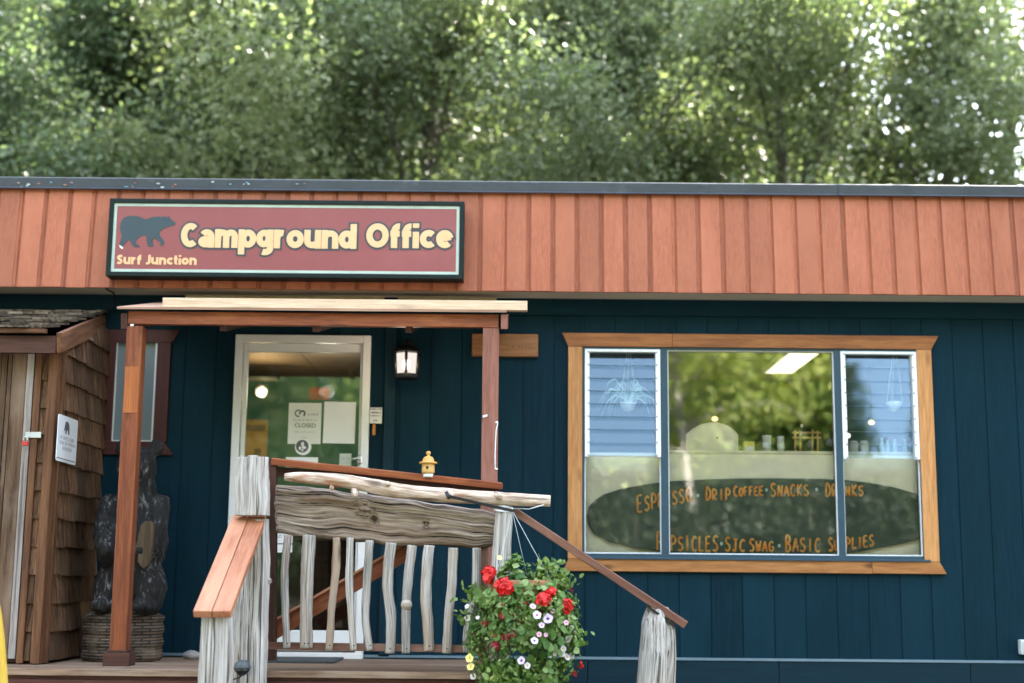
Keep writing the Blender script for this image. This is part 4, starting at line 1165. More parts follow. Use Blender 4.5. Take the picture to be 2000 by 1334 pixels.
mb.box((c.x - .035, -.022, c.z + .02), (c.x + .035, -.002, c.z + .17)); mb.tube([(c.x, -.02, c.z + .12), (c.x, -.07, c.z + .17), (c.x, YL, c.z + .16), (c.x, YL, c.z + hz + .07)], .008, 8)
mb.build('bracket', MT['black'], LN)
ld = bpy.data.lights.new('lantern_light', 'POINT'); ld.energy = .25; ld.color = (1, .82, .6); ld.shadow_soft_size = .05
lo_ = bpy.data.objects.new('lantern_light', ld); COL.objects.link(lo_); lo_.parent = LN; lo_.location = (0, -hr - .06, -.03)

# ------------------------------------------------------------------ birdhouse on the rail
yb0 = -1.22
c = P(836, 931, yb0); s_ = 8.08 / F
BH = thing('birdhouse', 'tiny yellow round birdhouse with finial standing on the railing cap', 'birdhouse', tuple(c))
m_y = plain('yellow_birdhouse', (.56, .34, .10), .5, var=.08); m_y2 = plain('ochre_roof', (.52, .28, .06), .5, var=.1)
mb = MB(); mb.lathe(c, [(10 * s_, -.004), (10 * s_, 6 * s_)], 14); mb.build('foot', MT['white'], BH)
mb = MB(); mb.lathe(c, [(11.5 * s_, 6 * s_), (12.5 * s_, 8 * s_), (12.5 * s_, 25 * s_), (11 * s_, 26 * s_)], 18); mb.build('body', m_y, BH)
mb = MB(); mb.lathe(c, [(12 * s_, 25 * s_), (18 * s_, 25.5 * s_), (17.5 * s_, 28 * s_), (11.5 * s_, 30 * s_), (11 * s_, 34 * s_), (8 * s_, 38.5 * s_), (3.5 * s_, 40 * s_), (3 * s_, 42 * s_), (4.8 * s_, 45 * s_), (4.2 * s_, 48.5 * s_), (1 * s_, 50 * s_)], 18); mb.build('roof', m_y2, BH)
mb = MB(); mb.ell((c.x - .003, c.y - 12.3 * s_, c.z + 17 * s_), (2.6 * s_, .003, 3.2 * s_), 10, 8); mb.build('entrance_hole', MT['black'], BH)

# ------------------------------------------------------------------ brown plank sign on the wall
ya = -.035
a, b_ = P(922, 675, ya).x, P(1051, 675, ya).x; z0_, z1_ = P(985, 696, ya).z, P(985, 652, ya).z
WP = thing('wall_plaque', 'short brown carved wooden plank sign behind the right canopy post', 'sign', ((a + b_) / 2, ya, z0_))
mb = MB(); mb.box((a, ya, z0_), (b_, -.002, z1_), axis=0); mb.build('plank', MT['signplank'], WP, bevel=.004)
mb = MB(); random.seed(5)
for px in range(984, 1040, 6):
    q = P(px, 677, ya - .0005)
    for _ in range(2):
        d1 = Vector((random.uniform(-.006, .006), 0, random.uniform(-.012, .012))); d2 = Vector((random.uniform(-.006, .006), 0, random.uniform(-.012, .012)))
        mb.tube([q + d1, q + d2], .0022, 5)
mb.build('carving', plain('carved_groove', (.12, .05, .02), .7), WP)

# ------------------------------------------------------------------ notices on and by the door
yd = -.0135


def paper(name, label, x0p, y0p, x1p, y1p, Y, m=None, rot=0.0, group=None):
    cx = (x0p + x1p) / 2; a, b = P(x0p, (y0p + y1p) / 2, Y).x, P(x1p, (y0p + y1p) / 2, Y).x; z0, z1 = P(cx, y1p, Y).z, P(cx, y0p, Y).z
    t = thing(name, label, 'notice', ((a + b) / 2, Y, z0), group)
    mb = MB(); c = Vector(((a + b) / 2, Y, (z0 + z1) / 2)); rm = Matrix.Rotation(rot, 3, 'Y')
    pts = []
    for x, z in ((a, z0), (b, z0), (b, z1), (a, z1)): pts.append(c + rm @ (Vector((x, Y, z)) - c))
    mb.prism(pts, .0015); mb.build('sheet', m or m_sheet, t); return t, a, b, z0, z1


m_sheet = plain('paper_sheet', (.70, .70, .66), .7, var=.03)
m_sheet2 = plain('plain_paper_sheet', (.76, .76, .76), .7, var=.03)
ydg = -.003
random.seed(12)


def bars(mb, a, b, z0, z1, rows, Y, mi=0):
    "rows of small print too small to read: (v, half height, u0, u1)"
    for v, hh, u0, u1 in rows:
        u = u0
        while u < u1:
            wd = random.uniform(.025, .05); x0 = a + (b - a) * u; x1 = a + (b - a) * min(u + wd, u1); zz = z0 + (z1 - z0) * v; h = (z1 - z0) * hh * random.uniform(.7, 1.1)
            mb.box((x0, Y - .0006, zz - h), (x1, Y, zz + h), mi=mi); u += wd + random.choice([.012, .015, .05])


T1, a, b, z0, z1 = paper('closed_notice', 'cream paper CLOSED notice with round emblem taped inside the door glass', 563, 787, 627, 867, ydg)
mb = MB()
text_fit(mb, 'CLOSED', a + (b - a) * .20, a + (b - a) * .84, z0 + (z1 - z0) * .40, z0 + (z1 - z0) * .50, ydg - .0012, off=.02)
mb.build('print', plain('grey_print', (.17, .17, .16), .7), T1)
mb = MB()
bars(mb, a, b, z0, z1, [(.58, .018, .16, .86), (.29, .014, .2, .82), (.15, .012, .42, .6), (.72, .03, .60, .92)], ydg - .0012)
mb.build('small_print', m_pale, T1); mb = MB()
for (cx, cz, r0, r1, a0, a1) in ((.30, .745, .075, .115, 60, 290), (.42, .74, .05, .105, -60, 200)):
    n = 16
    for i in range(n):
        q = [R(a0 + (a1 - a0) * (i + d) / n) for d in (0, 1)]
        pts = [(r1, q[0]), (r1, q[1]), (r0, q[1]), (r0, q[0])]
        mb.prism([(a + (b - a) * cx + (b - a) * rr * math.cos(t), ydg - .0014 - .0002 * (cx > .4), z0 + (z1 - z0) * cz + (b - a) * rr * math.sin(t)) for rr, t in pts], .0004)
mb.build('emblem', m_ink, T1)
paper('blank_notice', 'plain white paper sheet taped inside the door glass', 632, 785, 694, 866, ydg, m_sheet2, R(.6))
paper('low_notice', 'wide white paper strip at rail height behind the door glass', 558, 893, 621, 912, ydg, m_sheet2)
T4, a, b, z0, z1 = paper('small_notice', 'small greenish square notice beside the door handle', 663, 886, 686, 910, ydg - .001, plain('greenish_paper', (.50, .54, .46), .7))
mb = MB(); bars(mb, a, b, z0, z1, [(.62, .14, .15, .5), (.60, .12, .62, .85), (.25, .05, .3, .8)], ydg - .002); mb.build('print', m_pale, T4)
T5, a, b, z0, z1 = paper('lower_notice', 'white notice low in the door glass behind the first baluster', 530, 1042, 571, 1079, ydg, m_sheet2)
mb = MB(); bars(mb, a, b, z0, z1, [(.9, .03, .2, .6), (.80, .03, .1, .5)], ydg - .001); mb.box((a, ydg - .0012, z0 + (z1 - z0) * .42), (b, ydg - .0002, z0 + (z1 - z0) * .49)); mb.build('print', m_ink, T5)
c = P(592, 873, ydg - .003)
ST = thing('round_sticker', 'round black and white sticker at the foot of the CLOSED notice', 'sticker', tuple(c))
rr = 16 * 9.3 / F
mb = MB(); mb.prism([(c.x + rr * math.cos(t * math.pi / 16), c.y, c.z + rr * math.sin(t * math.pi / 16)) for t in range(32)], .001); mb.build('disc', m_sheet2, ST)
mb = MB()
mb.prism([(c.x - .006 + rr * .78 * math.cos(t * math.pi / 16), c.y - .0008, c.z + .005 + rr * .78 * math.sin(t * math.pi / 16)) for t in range(32)], .0006); mb.build('dark_field', m_ink, ST)
mb = MB()
for cx, cz, sx, sz in ((-.004, .018, .010, .016), (.006, -.004, .014, .010), (-.020, -.008, .008, .012), (-.004, -.022, .008, .006)): mb.ell((c.x + cx, c.y - .001, c.z + cz), (sx, .0006, sz), 10, 6)
mb.build('emblem', m_sheet2, ST)
T6, a, b, z0, z1 = paper('door_notice', 'small white notice with black print on the trim beside the door', 722, 796, 746, 827, -.036)
mb = MB(); bars(mb, a, b, z0, z1, [(.90, .06, .02, .98), (.68, .06, .08, .92), (.48, .04, .1, .9), (.18, .06, .3, .62)], -.037); mb.build('print', m_ink, T6)
c = P(731, 840, -.05)
BO = thing('bottle_opener', 'small orange wooden tag hanging below the notice beside the door', 'tag', tuple(c))
mb = MB(); mb.beam(P(731, 829, -.05), P(730, 850, -.05), .019, .012, side=(1, 0, 0)); mb.build('handle', wood('orange_wood', (.62, .27, .07), (.5, .18, .04), tone_amt=.05), BO, bevel=.003)
mb = MB(); mb.tube([P(731, 829, -.05), P(731, 826, -.038)], .002, 6); mb.build('loop', MT['black'], BO)
# white cord with knots on the canopy post
mb = MB(); yc = -1.0 - .052
pts = [(971, 823), (972, 827), (969, 840), (968, 860), (967, 885), (967, 905), (967, 915), (972, 917)]
mb.tube([P(a, b_, yc) for a, b_ in pts], .0032, 6)
mb.ell(P(970, 825, yc), (.010, .006, .006), 8, 6); mb.ell(P(969, 916, yc), (.011, .006, .006), 8, 6); mb.beam(P(943, 814, yc), P(952, 811, yc), .008, .012)
tag(mb.build('white_cord', plain('white_cord', (.7, .72, .72), .7), loc=tuple(P(968, 860, yc))), 'thin white knotted cord hanging down the right canopy post', 'cord')
# cable under the soffit
mb = MB()
mb.tube([P(203, 558, -.30), P(210, 566, -.27), P(222, 572, -.2), P(226, 585, -.1), P(220, 600, -.05), P(206, 612, -.03)], .006, 8)
tag(mb.build('power_cable', MT['black'], loc=tuple(P(222, 572, -.2))), 'black cable drooping from the soffit above the shed roof', 'cable')
# round dark lamp tied to the left railing post
c = P(473, 1304, -1.60); s_ = 7.7 / F
SL = thing('dome_lamp', 'dark grey dome lamp with cable at the foot of the log post', 'lamp', tuple(c))
mb = MB(); mb.lathe(c, [(16 * s_, -2 * s_), (16.5 * s_, 1 * s_), (14 * s_, 8 * s_), (8 * s_, 13.5 * s_), (1 * s_, 15 * s_)], 20); mb.build('shade', plain('grey_dome', (.055, .068, .075), .5), SL)
mb = MB(); mb.lathe(c, [(2 * s_, -16 * s_), (8 * s_, -13 * s_), (14 * s_, -6 * s_), (15.5 * s_, -2.2 * s_)], 20); mb.build('housing', plain('black_housing', (.015, .018, .02), .3), SL)
mb = MB(); mb.tube([c + Vector((.01, 0, -12 * s_)), c + Vector((-.01, -.01, -18 * s_)), c + Vector((-.05, -.01, -23 * s_)), c + Vector((-.10, .0, -30 * s_))], .004, 6); mb.build('cable', MT['black'], SL)
# pale stone by the wall
c = P(377, 1278, -.25)
mb = MB(); mb.ell((c.x, c.y, .022), (.06, .045, .028), 14, 10)
for i, v in enumerate(mb.v): q = Vector(v); mb.v[i] = tuple(q + (q - Vector((c.x, c.y, .02))) * .35 * noise.noise(q * 22))
tag(mb.build('stone', plain('pale_stone', (.30, .29, .27), .85), loc=(c.x, c.y, 0)), 'pale stone lying on the deck against the blue wall', 'stone')
# outlet box at the right edge of the wall
c = P(2003, 1264, -.05)
OB = thing('outlet_box', 'pale grey electrical outlet box low on the blue wall', 'outlet box', (c.x, -.05, c.z))
mb = MB(); mb.box((c.x - .032, -.06, c.z - .046), (c.x + .05, -.002, c.z + .046)); mb.build('housing', plain('grey_outlet', (.55, .60, .60), .5), OB, bevel=.006)
mb = MB(); mb.box((c.x - .02, -.068, c.z - .034), (c.x + .038, -.0605, c.z + .034)); mb.build('cover', plain('outlet_cover', (.48, .52, .52), .5), OB, bevel=.003)
# yellow surfboard standing at the left edge
ys_ = -2.4
mb = MB(); out_ = []
pe = [(-9, 1165), (-2, 1200), (4, 1250), (8, 1300), (11, 1345), (12, 1420), (10, 1500)]
base = [P(a, b_, ys_) for a, b_ in pe]
xc = base[0].x - .25
L_ = [Vector((2 * xc - p.x, p.y, p.z)) for p in base]
top = [Vector((xc + d * .25, ys_, base[0].z + h)) for d, h in ((.92, .06), (.7, .13), (.4, .18), (0, .20), (-.4, .18), (-.7, .13), (-.92, .06))]
poly = list(reversed(base)) + top + L_ + [Vector((xc - .2, ys_, GZ + .0)), Vector((xc, ys_, GZ)), Vector((xc + .2, ys_, GZ))]
mb.prism(poly, .05); tag(mb.build('yellow_board', plain('yellow_fibreglass', (.55, .36, .05), .35, var=.05), loc=(xc, ys_, GZ), bevel=.012), 'bright yellow rounded board standing at the far left edge', 'board')
# ------------------------------------------------------------------ inside the big window
YW = .10
zsh = P(1450, 880, .09).z
CT = thing('window_counter', 'cream painted window counter with a pale shelf edge behind the glass', 'counter', (P(1450, 900, YW).x, YW, ZS))
xa, xb = wx0 - .15, wx1 + .25
mb = MB(); mb.box((xa, YW, ZS + .013), (xb, YW + .03, zsh - .02)); mb.build('front_panel', MT['cream'], CT)
mb = MB(); mb.box((P(1291, 882, .09).x, .09, zsh - .019), (xb, .62, zsh)); mb.build('shelf', plain('pale_shelf', (.78, .72, .58), .6, var=.05), CT, bevel=.003)
# dark surfboard shaped menu
yb1 = .06
def board_outline():
    pts = []
    up = [(1147, 1008), (1150, 990), (1160, 978), (1180, 965), (1215, 954), (1260, 946), (1305, 940), (1380, 936), (1450, 934), (1520, 934), (1600, 935), (1650, 937), (1700, 943), (1745, 951), (1790, 964), (1825, 982), (1842, 1003)]
    lo = [(1840, 1025), (1822, 1040), (1792, 1055), (1745, 1066), (1680, 1077), (1600, 1083), (1500, 1086), (1400, 1085), (1310, 1080), (1240, 1070), (1190, 1058), (1160, 1042), (1150, 1026)]
    return [P(a, b, yb1) for a, b in up + lo]
MN = thing('surfboard_menu', 'dark surfboard shaped menu board with orange hand lettering in the window', 'menu board', tuple(P(1480, 1084, yb1)))
mb = MB(); mb.prism(board_outline(), .03); mb.build('board', plain('dark_menu_board', (.010, .028, .030), .35, var=.2, vscale=3), MN, bevel=.008)
random.seed(4)
mb = MB(); yt = yb1 - .003
for wd, a, b_, h in (('ESPRESSO', (1243, 1002), (1352, 978), 30), ('DRIP', (1377, 977), (1428, 977), 22), ('COFFEE', (1432, 970), (1492, 967), 18), ('SNACKS', (1504, 970), (1581, 968), 23), ('DRINKS', (1611, 970), (1688, 968), 22),
                    ('POPSICLES', (1281, 1075), (1404, 1077), 31), ('SJC', (1414, 1076), (1457, 1077), 24), ('SWAG', (1462, 1077), (1513, 1077), 22), ('BASIC', (1532, 1077), (1604, 1078), 27), ('SUPPLIES', (1617, 1077), (1708, 1066), 23)):
    hand_letters(mb, wd, a, b_, h, yt, .0064)
m, n, b, o = mat('orange_chalk')
tc = n.nodes.new('ShaderNodeTexCoord').outputs['Object']
n.links.new(mix(n, ramp(n, tex(n, tc, 30, 3, .6), [(.4, 0.0), (.6, 1.0)]), (1.0, .30, .03), (1.0, .50, .12)), b.inputs['Base Color']); b.inputs['Roughness'].default_value = .7
mb.build('lettering', m, MN)
mb = MB()
for a, b_ in ((1363, 968), (1497, 957), (1595, 956), (1409, 1062), (1522, 1066)): mb.ell(P(a, b_, yt), (.010, .003, .012), 10, 6)
mb.build('dot', plain('pale_chalk_dot', (.55, .75, .72), .6), MN)

# things standing on the shelf
m_cr = plain('cream_wood', (.80, .72, .56), .6, var=.06)
ysf = .34
def shelf_thing(name, label, cat, px, group=None):
    c = P(px, 880, ysf); c.z = zsh + .001
    return thing(name, label, cat, tuple(c), group), c
def ez(px, py): return P(px, py, ysf).z
H1, c = shelf_thing('rounded_board', 'cream arched wooden board standing on the window shelf', 'board', 1391)
mb = MB(); out_ = [(1339, 884), (1340, 848), (1352, 838), (1368, 829), (1385, 825), (1402, 825), (1420, 830), (1434, 840), (1442, 849), (1443, 884)]
pts = [P(a, b_, ysf) for a, b_ in out_]
pts[0].z = zsh + .001; pts[-1].z = zsh + .001
mb.prism(pts, .03); mb.build('panel', m_cr, H1, bevel=.006)
mb = MB(); mb.ell(P(1401, 855, ysf - .002), (.008, .004, .009), 10, 6); mb.build('knob', plain('dark_knob', (.08, .06, .04), .5), H1)
H2, c = shelf_thing('yellow_box', 'small yellow box on the shelf right of the arched board', 'box', 1463)
mb = MB(); mb.box((P(1453, 870, ysf).x, ysf, zsh + .001), (P(1474, 870, ysf).x, ysf + .06, ez(1463, 862))); mb.build('carton', plain('yellow_carton', (.75, .62, .12), .6), H2, bevel=.002)
mb = MB(); mb.box((P(1455, 870, ysf).x, ysf - .001, zsh + .003), (P(1472, 870, ysf).x, ysf - .0002, ez(1463, 872))); mb.build('label', m_sheet2, H2)
for i, (px, w_, top, lab) in enumerate(((1498, 8.5, 851, 'white paper cup on the shelf, beside the yellow box'), (1525, 7, 853, 'narrow white paper cup on the shelf, beside the bamboo rack'))):
    T, c = shelf_thing('paper_cup', lab, 'cup', px, 'white cups on the window shelf'); s_ = 9.64 / F; h = ez(px, top) - zsh
    mb = MB(); mb.lathe(c, [(w_ * .85 * s_, 0), (w_ * s_, h * .9), (w_ * 1.08 * s_, h * .91), (w_ * 1.05 * s_, h), (w_ * .9 * s_, h)], 18); mb.build('cup', plain('white_cup_%d' % i, (.80, .82, .84), .5), T)
    mb = MB(); mb.lathe((c.x, c.y, c.z), [(w_ * .88 * s_, h * .25), (w_ * 1.0 * s_, h * .26), (w_ * 1.03 * s_, h * .6), (w_ * .92 * s_, h * .61)], 18); mb.build('sleeve', plain('cup_sleeve_%d' % i, (.62, .68, .74), .7), T)
H3, c = shelf_thing('bamboo_rack', 'small bamboo rack with a spoon on the window shelf', 'rack', 1575)
m_bam = plain('bamboo', (.62, .38, .14), .5, var=.12, vscale=25)
mb = MB()
for px in (1553, 1563, 1587, 1597): mb.tube([(P(px, 870, ysf).x, ysf, zsh + .001), (P(px, 850, ysf).x, ysf, ez(px, 841 if px != 1587 else 838))], .006, 8)
mb.build('upright', m_bam, H3)
mb = MB()
for py in (845, 855): mb.tube([P(1548, py, ysf - .008), P(1603, py, ysf - .008)], .006, 8)
mb.build('crossbar', m_bam, H3)
mb = MB(); mb.tube([P(1563, 862, ysf - .02), P(1566, 836, ysf - .02)], .003, 6); mb.ell(P(1566, 832, ysf - .02), (.009, .005, .013), 10, 8); mb.build('spoon', plain('steel_spoon', (.7, .7, .7), .3, metal=.7), H3)
for i, px in enumerate((1668, 1688)):
    T, c = shelf_thing('storage_jar', ['tan jar on the shelf, the left of the pair behind the louvres', 'tan jar on the shelf, the right of the pair behind the louvres'][i], 'jar', px, 'tan jars behind the louvres')
    s_ = 9.64 / F; h = ez(px, 861) - zsh
    mb = MB(); mb.lathe(c, [(9 * s_, 0), (8.6 * s_, h * .75)], 16); mb.build('body', plain('tan_jar_%d' % i, (.66, .55, .42), .5), T)
    mb = MB(); mb.lathe(c, [(8.6 * s_, h * .75), (8.8 * s_, h * .8), (6 * s_, h * .98), (1 * s_, h)], 16); mb.build('lid', plain('tan_lid_%d' % i, (.58, .47, .35), .5), T)
for i, (px, tp) in enumerate(((1723, 856), (1734, 857), (1748, 858), (1768, 858))):
    T, c = shelf_thing('glass_bottle', ['bottle nearest the jars on the shelf', 'red topped bottle, second from the jars', 'pale bottle, third from the jars', 'pale bottle standing apart by the window edge'][i], 'bottle', px, 'bottles behind the louvres')
    s_ = 9.64 / F; h = ez(px, tp) - zsh
    mb = MB(); mb.lathe(c, [(4.6 * s_, 0), (4.8 * s_, h * .6), (2.4 * s_, h * .78), (2.0 * s_, h * .9)], 12); mb.build('body', plain('pale_bottle_%d' % i, (.55, .70, .74), .25), T)
    mb = MB(); mb.lathe(c, [(2.3 * s_, h * .9), (2.3 * s_, h), (1 * s_, h)], 10); mb.build('cap', plain('bottle_cap_%d' % i, (.6, .16, .14) if i == 1 else (.75, .78, .8), .4), T)
# hanging planters behind the louvres
for i, (px, py) in enumerate(((1227, 790), (1746, 789))):
    yh = .16 if i == 0 else .15
    c = P(px, py, yh); s_ = (9.3 + yh) / F
    T = thing('hanging_planter', ['white hanging bowl with spider plant behind the louvres beside the blue wall', 'white hanging bowl behind the louvres above the bottles'][i], 'planter', tuple(c), 'hanging planters in the window')
    mb = MB(); mb.lathe(c, [(3 * s_, -15 * s_), (10 * s_, -11 * s_), (15 * s_, -3 * s_), (17 * s_, 3 * s_), (16 * s_, 4 * s_), (12 * s_, 1 * s_)], 20); mb.build('bowl', plain('white_bowl_%d' % i, (.88, .88, .88), .4), T)
    mb = MB(); top = P(px + 1, 660, yh)
    for ang in (200, 340, 90): mb.tube([c + Vector((16 * s_ * math.cos(R(ang)), 16 * s_ * math.sin(R(ang)), 3 * s_)), top], .0028, 6)
    mb.build('cord', plain('white_string_%d' % i, (.85, .86, .88), .6), T)
    if i == 0:
        random.seed(15); mb = MB()
        for k in range(34):
            an = random.uniform(0, 6.283); L = random.uniform(.12, .26); rise = random.uniform(.05, .2); dx, dy = math.cos(an), math.sin(an) * .12
            pts = [c + Vector((dx * L * f, dy * L * f, rise * math.sin(f * 2.2) * 1.1 - .16 * f * f * f + .01)) for f in (0, .25, .5, .75, 1)]
            for q0, q1, w0, w1 in zip(pts[:-1], pts[1:], (.004, .006, .006, .004), (.006, .006, .004, .001)):
                z_ = Vector((0, 0, 1)); mb.add([q0 - z_ * w0, q0 + z_ * w0, q1 + z_ * w1, q1 - z_ * w1], [(0, 1, 2, 3)])
        mb.build('foliage', plain('pale_spider_leaf', (.50, .62, .50), .5), T)
# ceiling strip light, pendant bulbs, spotlight
c0, c1, c2, c3 = P(1495, 724, 2.15), P(1547, 724, 2.15), P(1580, 685, 1.15), P(1520, 685, 1.15)
LX0, LX1 = c0.x, c1.x; zc = IZ - .005
TL = thing('ceiling_light', 'long lit fluorescent ceiling light seen through the big window', 'ceiling light', ((LX0 + LX1) / 2, 1.5, zc))
mb = MB(); mb.box((LX0, .95, zc - .05), (LX1, 2.15, zc - .046)); mb.build('diffuser', emit('lit_diffuser', (1, .86, .66), .14), TL)
mb = MB(); mb.box((LX0 - .012, .94, zc - .045), (LX1 + .012, 2.16, zc)); mb.build('housing', MT['white'], TL)
for i, (px, py, Y, lab) in enumerate(((1396, 818, 1.6, 'warm glowing pendant bulb above the arched board'), (1702, 825, 1.5, 'warm glowing oval bulb behind the louvres above the jars'), (1655, 851, 1.6, 'small white glowing bulb at the louvre edge beside the mullion'))):
    c = P(px, py, Y); s_ = (9.3 + Y) / F
    T = thing('pendant_bulb', lab, 'light bulb', tuple(c), 'small lit bulbs in the office')
    mb = MB(); mb.ell(c, (6 * s_, 5 * s_, 4.5 * s_), 12, 8); mb.build('bulb', emit('bulb_%d' % i, (1, .75, .3) if i < 2 else (1, .92, .8), .25), T)
    mb = MB(); mb.tube([c + Vector((0, 0, 3 * s_)), Vector((c.x, c.y, IZ))], .004, 6); mb.build('flex', MT['black'], T)
c = P(511, 766, 2.1); s_ = 11.4 / F
SP = thing('spotlight', 'small lit spotlight under the office ceiling seen through the door', 'spotlight', tuple(c))
mb = MB(); mb.ell(c, (10 * s_, 9 * s_, 10 * s_), 16, 12); mb.build('bulb', emit('spot_bulb', (1, .88, .55), .35), SP)
mb = MB(); mb.lathe((c.x - 5 * s_, c.y + .03, c.z + 6 * s_), [(9 * s_, -3 * s_), (8 * s_, 4 * s_), (3 * s_, 9 * s_), (2 * s_, 24 * s_)], 14); mb.build('shade', MT['black'], SP)
mb = MB(); mb.box((c.x - .35, c.y + .015, c.z + .10), (c.x + .12, c.y + .045, c.z + .125)); mb.build('track', MT['black'], SP)
for px, Y, e, col in ((511, 1.95, 2.0, (1, .70, .34)), (640, 1.6, 1.3, (1, .9, .7))):
    ld = bpy.data.lights.new('indoor_glow', 'POINT'); ld.energy = e; ld.color = col; ld.shadow_soft_size = .06  # one lamp by the spotlight, one without a fixture of its own
    lo_ = bpy.data.objects.new('indoor_glow', ld); COL.objects.link(lo_); lo_.parent = SP; q = P(px, 764, Y); lo_.location = Vector((q.x, q.y, min(q.z, IZ - .12))) - c
# poster and signs on the green wall
def wallpic(name, label, cat, x0p, y0p, x1p, y1p, col, extra=()):
    Y = IY - .012; cx = (x0p + x1p) / 2
    a, b = P(x0p, (y0p + y1p) / 2, Y).x, P(x1p, (y0p + y1p) / 2, Y).x; z0, z1 = P(cx, y1p, Y).z, P(cx, y0p, Y).z
    t = thing(name, label, cat, ((a + b) / 2, Y, z0))
    mb = MB(); mb.box((a, Y, z0), (b, Y + .01, z1)); mb.build('panel', plain(name + '_panel', col, .6, var=.15, vscale=12), t)
    if extra:
        mb = MB()
        for u0, v0, u1, v1 in extra: mb.box((a + (b - a) * u0, Y - .002, z0 + (z1 - z0) * v0), (a + (b - a) * u1, Y - .0005, z0 + (z1 - z0) * v1))
        mb.build('printed_patch', plain(name + '_patch', tuple(x * .35 for x in col), .6, var=.3, vscale=20), t)
wallpic('yellow_poster', 'tall yellow poster on the green wall seen through the door', 'poster', 478, 820, 522, 900, (.30, .20, .045), ((.05, .72, .9, .88), (.45, .12, .75, .30)))
wallpic('orange_wall_sign', 'orange red sign high on the green wall above the CLOSED notice', 'sign', 604, 757, 643, 780, (.26, .045, .012), ((.1, .2, .9, .35),))
# low counter with goods inside the door
c = P(640, 1150, 2.0)
IC = thing('sales_counter', 'dark sales counter seen through the lower door glass', 'counter', (c.x, 2.0, ZS + .02))
mb = MB(); mb.box((P(560, 1100, 2).x, 1.9, ZS + .013), (dx1 + .5, 2.5, .80)); mb.build('body', MT['darkbrown'], IC, bevel=.004)
mb = MB(); mb.box((P(556, 1100, 2).x, 1.86, .801), (dx1 + .55, 2.54, .835)); mb.build('top', plain('counter_top', (.20, .15, .09), .4), IC, bevel=.004)
for i, (px, w_, h, col, lab) in enumerate(((632, .09, .12, (.62, .45, .04), 'yellow carton on the sales counter behind the door glass'), (664, .06, .2, (.3, .32, .1), 'tall olive carton on the sales counter behind the door glass'))):
    x = P(px, 1000, 2).x; T = thing('carton', lab, 'carton', (x, 2, .836))
    mb = MB(); mb.box((x - w_ / 2, 1.95, .836), (x + w_ / 2, 2.05, .836 + h)); mb.build('box', plain('carton_%d' % i, col, .6), T, bevel=.002)
    mb = MB(); mb.box((x - w_ * .35, 1.9485, .836 + h * .3), (x + w_ * .35, 1.9495, .836 + h * .7)); mb.build('label', m_pale, T)

# ------------------------------------------------------------------ hanging basket of flowers
YK = -1.62
KC = P(1021, 1225, YK); KR = .275; KH = .385
tipc = P(1000, 996, YK + .02)
HB = thing('hanging_basket', 'overflowing hanging basket of red geraniums and small petunias', 'hanging basket', tuple(KC))
random.seed(77)
mb = MB(); cb = KC + Vector((0, 0, .18))
mb.lathe(KC, [(.08, -.10), (.13, -.04), (.16, .10), (.185, .235), (.178, .245), (.155, .24), (.15, .20)], 24); mb.build('pot', wood('fibre_pot', (.42, .20, .09), (.24, .10, .045), tone_amt=.05, bstr=.5), HB)
mb = MB()
for ang in (215, 325, 80): mb.tube([tipc, tipc.lerp(KC + Vector((.185 * math.cos(R(ang)), .185 * math.sin(R(ang)), .235)), .5) + Vector((0, 0, -.004)), KC + Vector((.185 * math.cos(R(ang)), .185 * math.sin(R(ang)), .235))], .0015, 6)
mb.build('hanger_cord', plain('pale_blue_string', (.40, .46, .50), .6), HB)
mb = MB(); c = P(983, 993, yr)
for k in range(5): mb.tube([c + Vector((px_r(18.5) * math.cos(t * .4), px_r(18.5) * math.sin(t * .4), k * .006 - .016 + .004 * math.sin(t * .9 + k))) for t in range(17)], .0035, 6)
mb.tube([c + Vector((.04, -.05, .0)), tipc + Vector((0, 0, .01)), tipc], .003, 6); mb.tube([c + Vector((.05, -.03, .0)), c + Vector((.14, -.05, -.005)), P(1062, 986, -1.55)], .003, 6)
wr = mb.build('wire_lashing', plain('galvanised_wire', (.62, .64, .66), .4, metal=.3), None, loc=tuple(c)); tag(wr, 'pale wire lashed round the head of the right log post', 'wire')
mb = MB(); mb.beam(P(876, 969, -1.60), P(1003, 998, YK + .01), .016, .020, side=(0, 0, 1)); mb.beam(P(872, 962, -1.56), P(877, 972, -1.60), .02, .02, side=(0, 1, 0))
tag(mb.build('iron_hook', MT['black'], loc=tuple(P(930, 982, -1.60)), bevel=.003), 'black iron bar hooked on the peeled log to carry the basket', 'bracket')


def surf(px, py, out=1.0):
    "point on the front of the flower ball seen at a pixel"
    q = P(px, py, YK); dx = (q.x - KC.x) / KR; dz = (q.z - KC.z) / KH
    r2 = min(dx * dx + dz * dz, .98); y = YK - KR * math.sqrt(1 - r2) * out
    return P(px, py, y)


# foliage: many small leaves on short stems over a lumpy ball, with a sprig and trailing tails
leaf = MB()
def add_leaf(mb, c, d, L, W, tone, nv=None):
    d = d.normalized(); s_ = d.cross(nv or Vector((random.uniform(-1, 1), random.uniform(-1, 1), random.uniform(-.2, 1)))).normalized(); nrm = s_.cross(d)
    a = c; m1 = c + d * L * .35 + s_ * W * .5 + nrm * L * .05; m2 = c + d * L * .35 - s_ * W * .5 + nrm * L * .05; m3 = c + d * L * .75 + s_ * W * .38; m4 = c + d * L * .75 - s_ * W * .38; t = c + d * L - nrm * L * .12; mid = c + d * L * .5 - nrm * L * .04
    mb.add([a, m1, m3, t, m4, m2, mid], [(0, 1, 6), (1, 2, 6), (2, 3, 6), (3, 4, 6), (4, 5, 6), (5, 0, 6)], None, tone, True)
def lump(v): return 1 + .30 * noise.noise(v * 2.3) + .16 * noise.noise(v * 6)
